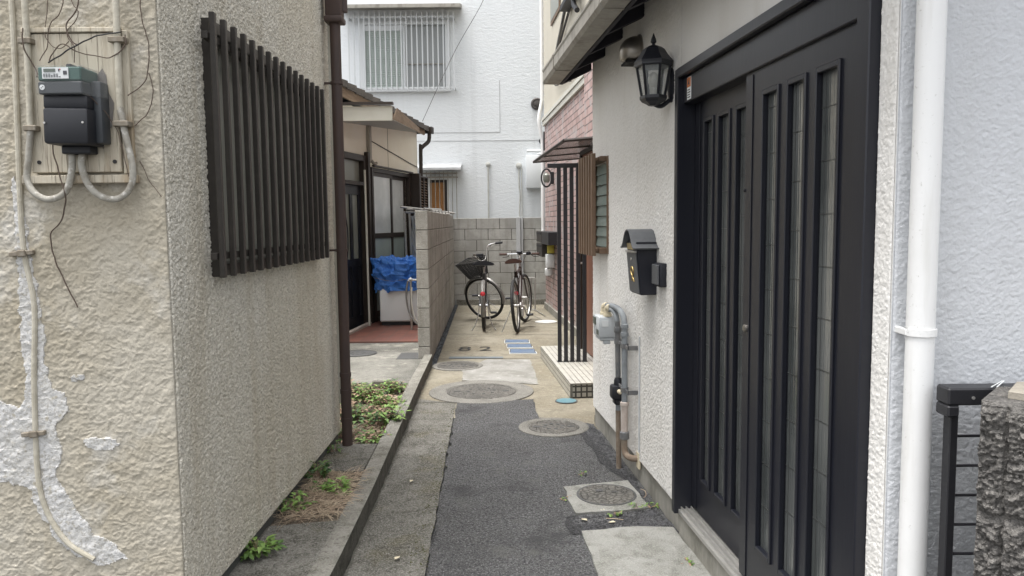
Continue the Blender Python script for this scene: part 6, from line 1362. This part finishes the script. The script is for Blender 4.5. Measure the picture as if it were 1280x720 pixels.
# leaf litter and creepers of the bed (uncountable)
def litter(name, poly, n, z, mats, seed, L=(.02, .04), kind='leaf'):
    rr_ = random.Random(seed); g = BM(); xs_ = [p_[0] for p_ in poly]; ys_ = [p_[1] for p_ in poly]; c = 0
    def inside(x, y):
        k = False; m_ = len(poly)
        for i in range(m_):
            x1, y1 = poly[i]; x2, y2 = poly[i-1]
            if (y1 > y) != (y2 > y) and x < (x2-x1)*(y-y1)/(y2-y1)+x1: k = not k
        return k
    while c < n:
        x = rr_.uniform(min(xs_), max(xs_)); y = rr_.uniform(min(ys_), max(ys_))
        if not inside(x, y): continue
        c += 1; a = rr_.uniform(0, 2*math.pi); l_ = rr_.uniform(*L)
        if kind == 'leaf': add_leaf(g, (x, y, z+rr_.uniform(0, .02)), (math.cos(a), math.sin(a), rr_.uniform(-.2, .5)), l_, l_*.55, mi=rr_.randrange(len(mats)), droop=.2)
        elif kind == 'straw':
            p0 = Vector((x, y, z+rr_.uniform(0, .025))); d = Vector((math.cos(a), math.sin(a), rr_.uniform(-.1, .25)))*l_
            tube(g, [p0, p0+d*.5+Vector((0, 0, .006)), p0+d+Vector((rr_.uniform(-.01, .01), rr_.uniform(-.01, .01), -.004))], [.0014, .0012, .0007], 3, cap=False)
        else:
            s = l_; m_ = Matrix.Translation((x, y, z+s*.25)) @ Matrix.Rotation(a, 4, 'Z') @ Matrix.Diagonal((s, s*rr_.uniform(.6, 1), s*rr_.uniform(.4, .7), 1))
            b_ = bmesh.ops.create_icosphere(g, subdivisions=1, radius=.5, matrix=m_)
            for v_ in b_['verts']: v_.co += Vector((rr_.uniform(-.12, .12), rr_.uniform(-.12, .12), rr_.uniform(-.08, .08)))*s
    return solo(name, g, mats, kind='stuff', base=(0, 0, 0))
o = litter('ground_cover', [(-1.45, 4.45), (-.83, 4.45), (-.87, 6.3), (-1.5, 6.3)], 600, .052, ['leaf_brown', 'leaf_dark', 'dry_straw', 'leaf_brown', 'leaf_green'], 9); props(o, 'brown and green leaf litter filling the weedy bed', 'leaf litter')
o = litter('dry_grass', [(-1.04, 3.24), (-.79, 3.30), (-.80, 3.88), (-1.04, 3.90)], 900, .09, ['dry_straw'], 10, (.05, .12), 'straw'); props(o, 'dry straw-coloured grass lying between the kerb and foundation', 'dry grass')
o = litter('dry_grass', [(-1.0, 4.6), (-.83, 4.6), (-.86, 5.6), (-1.0, 5.6)], 260, .06, ['dry_straw', 'leaf_brown'], 12, (.05, .12), 'straw'); props(o, 'dry brown stalks among the weeds of the bed', 'dry grass')
o = litter('gravel', [(.46, 5.15), (.55, 5.15), (.70, 3.50), (.745, 3.38), (.55, 3.38), (.66, 3.6), (.62, 4.0), (.52, 4.6)], 1500, .003, ['stone_chip', 'asphalt'], 13, (.004, .013), 'stone'); props(o, 'loose dark grit along the foot of the white wall', 'gravel')
o = litter('gravel', [(.26, 3.50), (.66, 3.56), (.72, 3.36), (.30, 3.32)], 700, .003, ['stone_chip', 'asphalt'], 14, (.004, .012), 'stone'); props(o, 'loose dark grit between the square collar and the pale slab', 'gravel')
o = litter('gravel', [(-.30, 1.6), (.9, 1.6), (.5, 5.1), (-.42, 5.7)], 900, .002, ['stone_chip', 'slab_concrete'], 15, (.002, .006), 'stone'); props(o, 'fine scattered grit over the asphalt lane', 'gravel')
o = litter('gravel', [(-.68, 2.0), (-.38, 2.0), (-.46, 5.7), (-.74, 5.7)], 260, .0, ['slab_concrete', 'leaf_brown', 'stone_chip'], 16, (.003, .009), 'stone'); props(o, 'grit and crumbs on the old concrete strip', 'gravel')
o = litter('gravel', [(-.77, 7.45), (-.815, 7.50), (-.975, 12.9), (-.93, 12.9), (-.775, 7.6)], 1600, .0, ['dark_gravel', 'stone_chip'], 17, (.012, .026), 'stone'); props(o, 'dark gravel strip at the foot of the long block wall', 'gravel')
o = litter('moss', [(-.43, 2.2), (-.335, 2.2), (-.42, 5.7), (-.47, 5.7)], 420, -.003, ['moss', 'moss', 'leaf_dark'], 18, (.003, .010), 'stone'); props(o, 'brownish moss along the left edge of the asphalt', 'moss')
gl = 'fallen leaves on the ground'
rr2 = random.Random(44)
for i, (x, y, lab) in enumerate(((.34, 3.44, 'pale fallen leaf between the collar and slab, farther left'), (.47, 3.42, 'pale fallen leaf between the collar and slab, middle'), (.42, 3.58, 'fallen leaf on the near edge of the square collar'), (-.50, 3.05, 'small pale scrap on the concrete strip near the kerb'), (-.56, 4.0, 'pale leaf scrap halfway along the concrete strip'))):
    g = BM(); a = rr2.uniform(0, 6); add_leaf(g, (x, y, .010), (math.cos(a), math.sin(a), .1), .035, .02, droop=.1); solo('fallen_leaf', g, 'elbow_beige', lab, 'leaf', (x, y, .004), group=gl)
for (x, y, a) in ((.67, 3.75, 1.9), (.60, 3.50, .2), (.45, 3.47, .1)):
    pass
g = BM(); tube(g, smoothpts([(.66, 3.86, .006), (.675, 3.82, .012), (.67, 3.76, .010), (.65, 3.73, .006)], 4), .002, 5); solo('twig', g, 'dry_straw', 'curved pale twig between the square collar and the wall', 'twig', (.66, 3.8, .004))
g = BM(); tube(g, smoothpts([(.43, 3.475, .006), (.47, 3.46, .010), (.51, 3.455, .006)], 4), .002, 5); solo('twig', g, 'dry_straw', 'straight pale twig in the grit in front of the slab', 'twig', (.47, 3.46, .004))
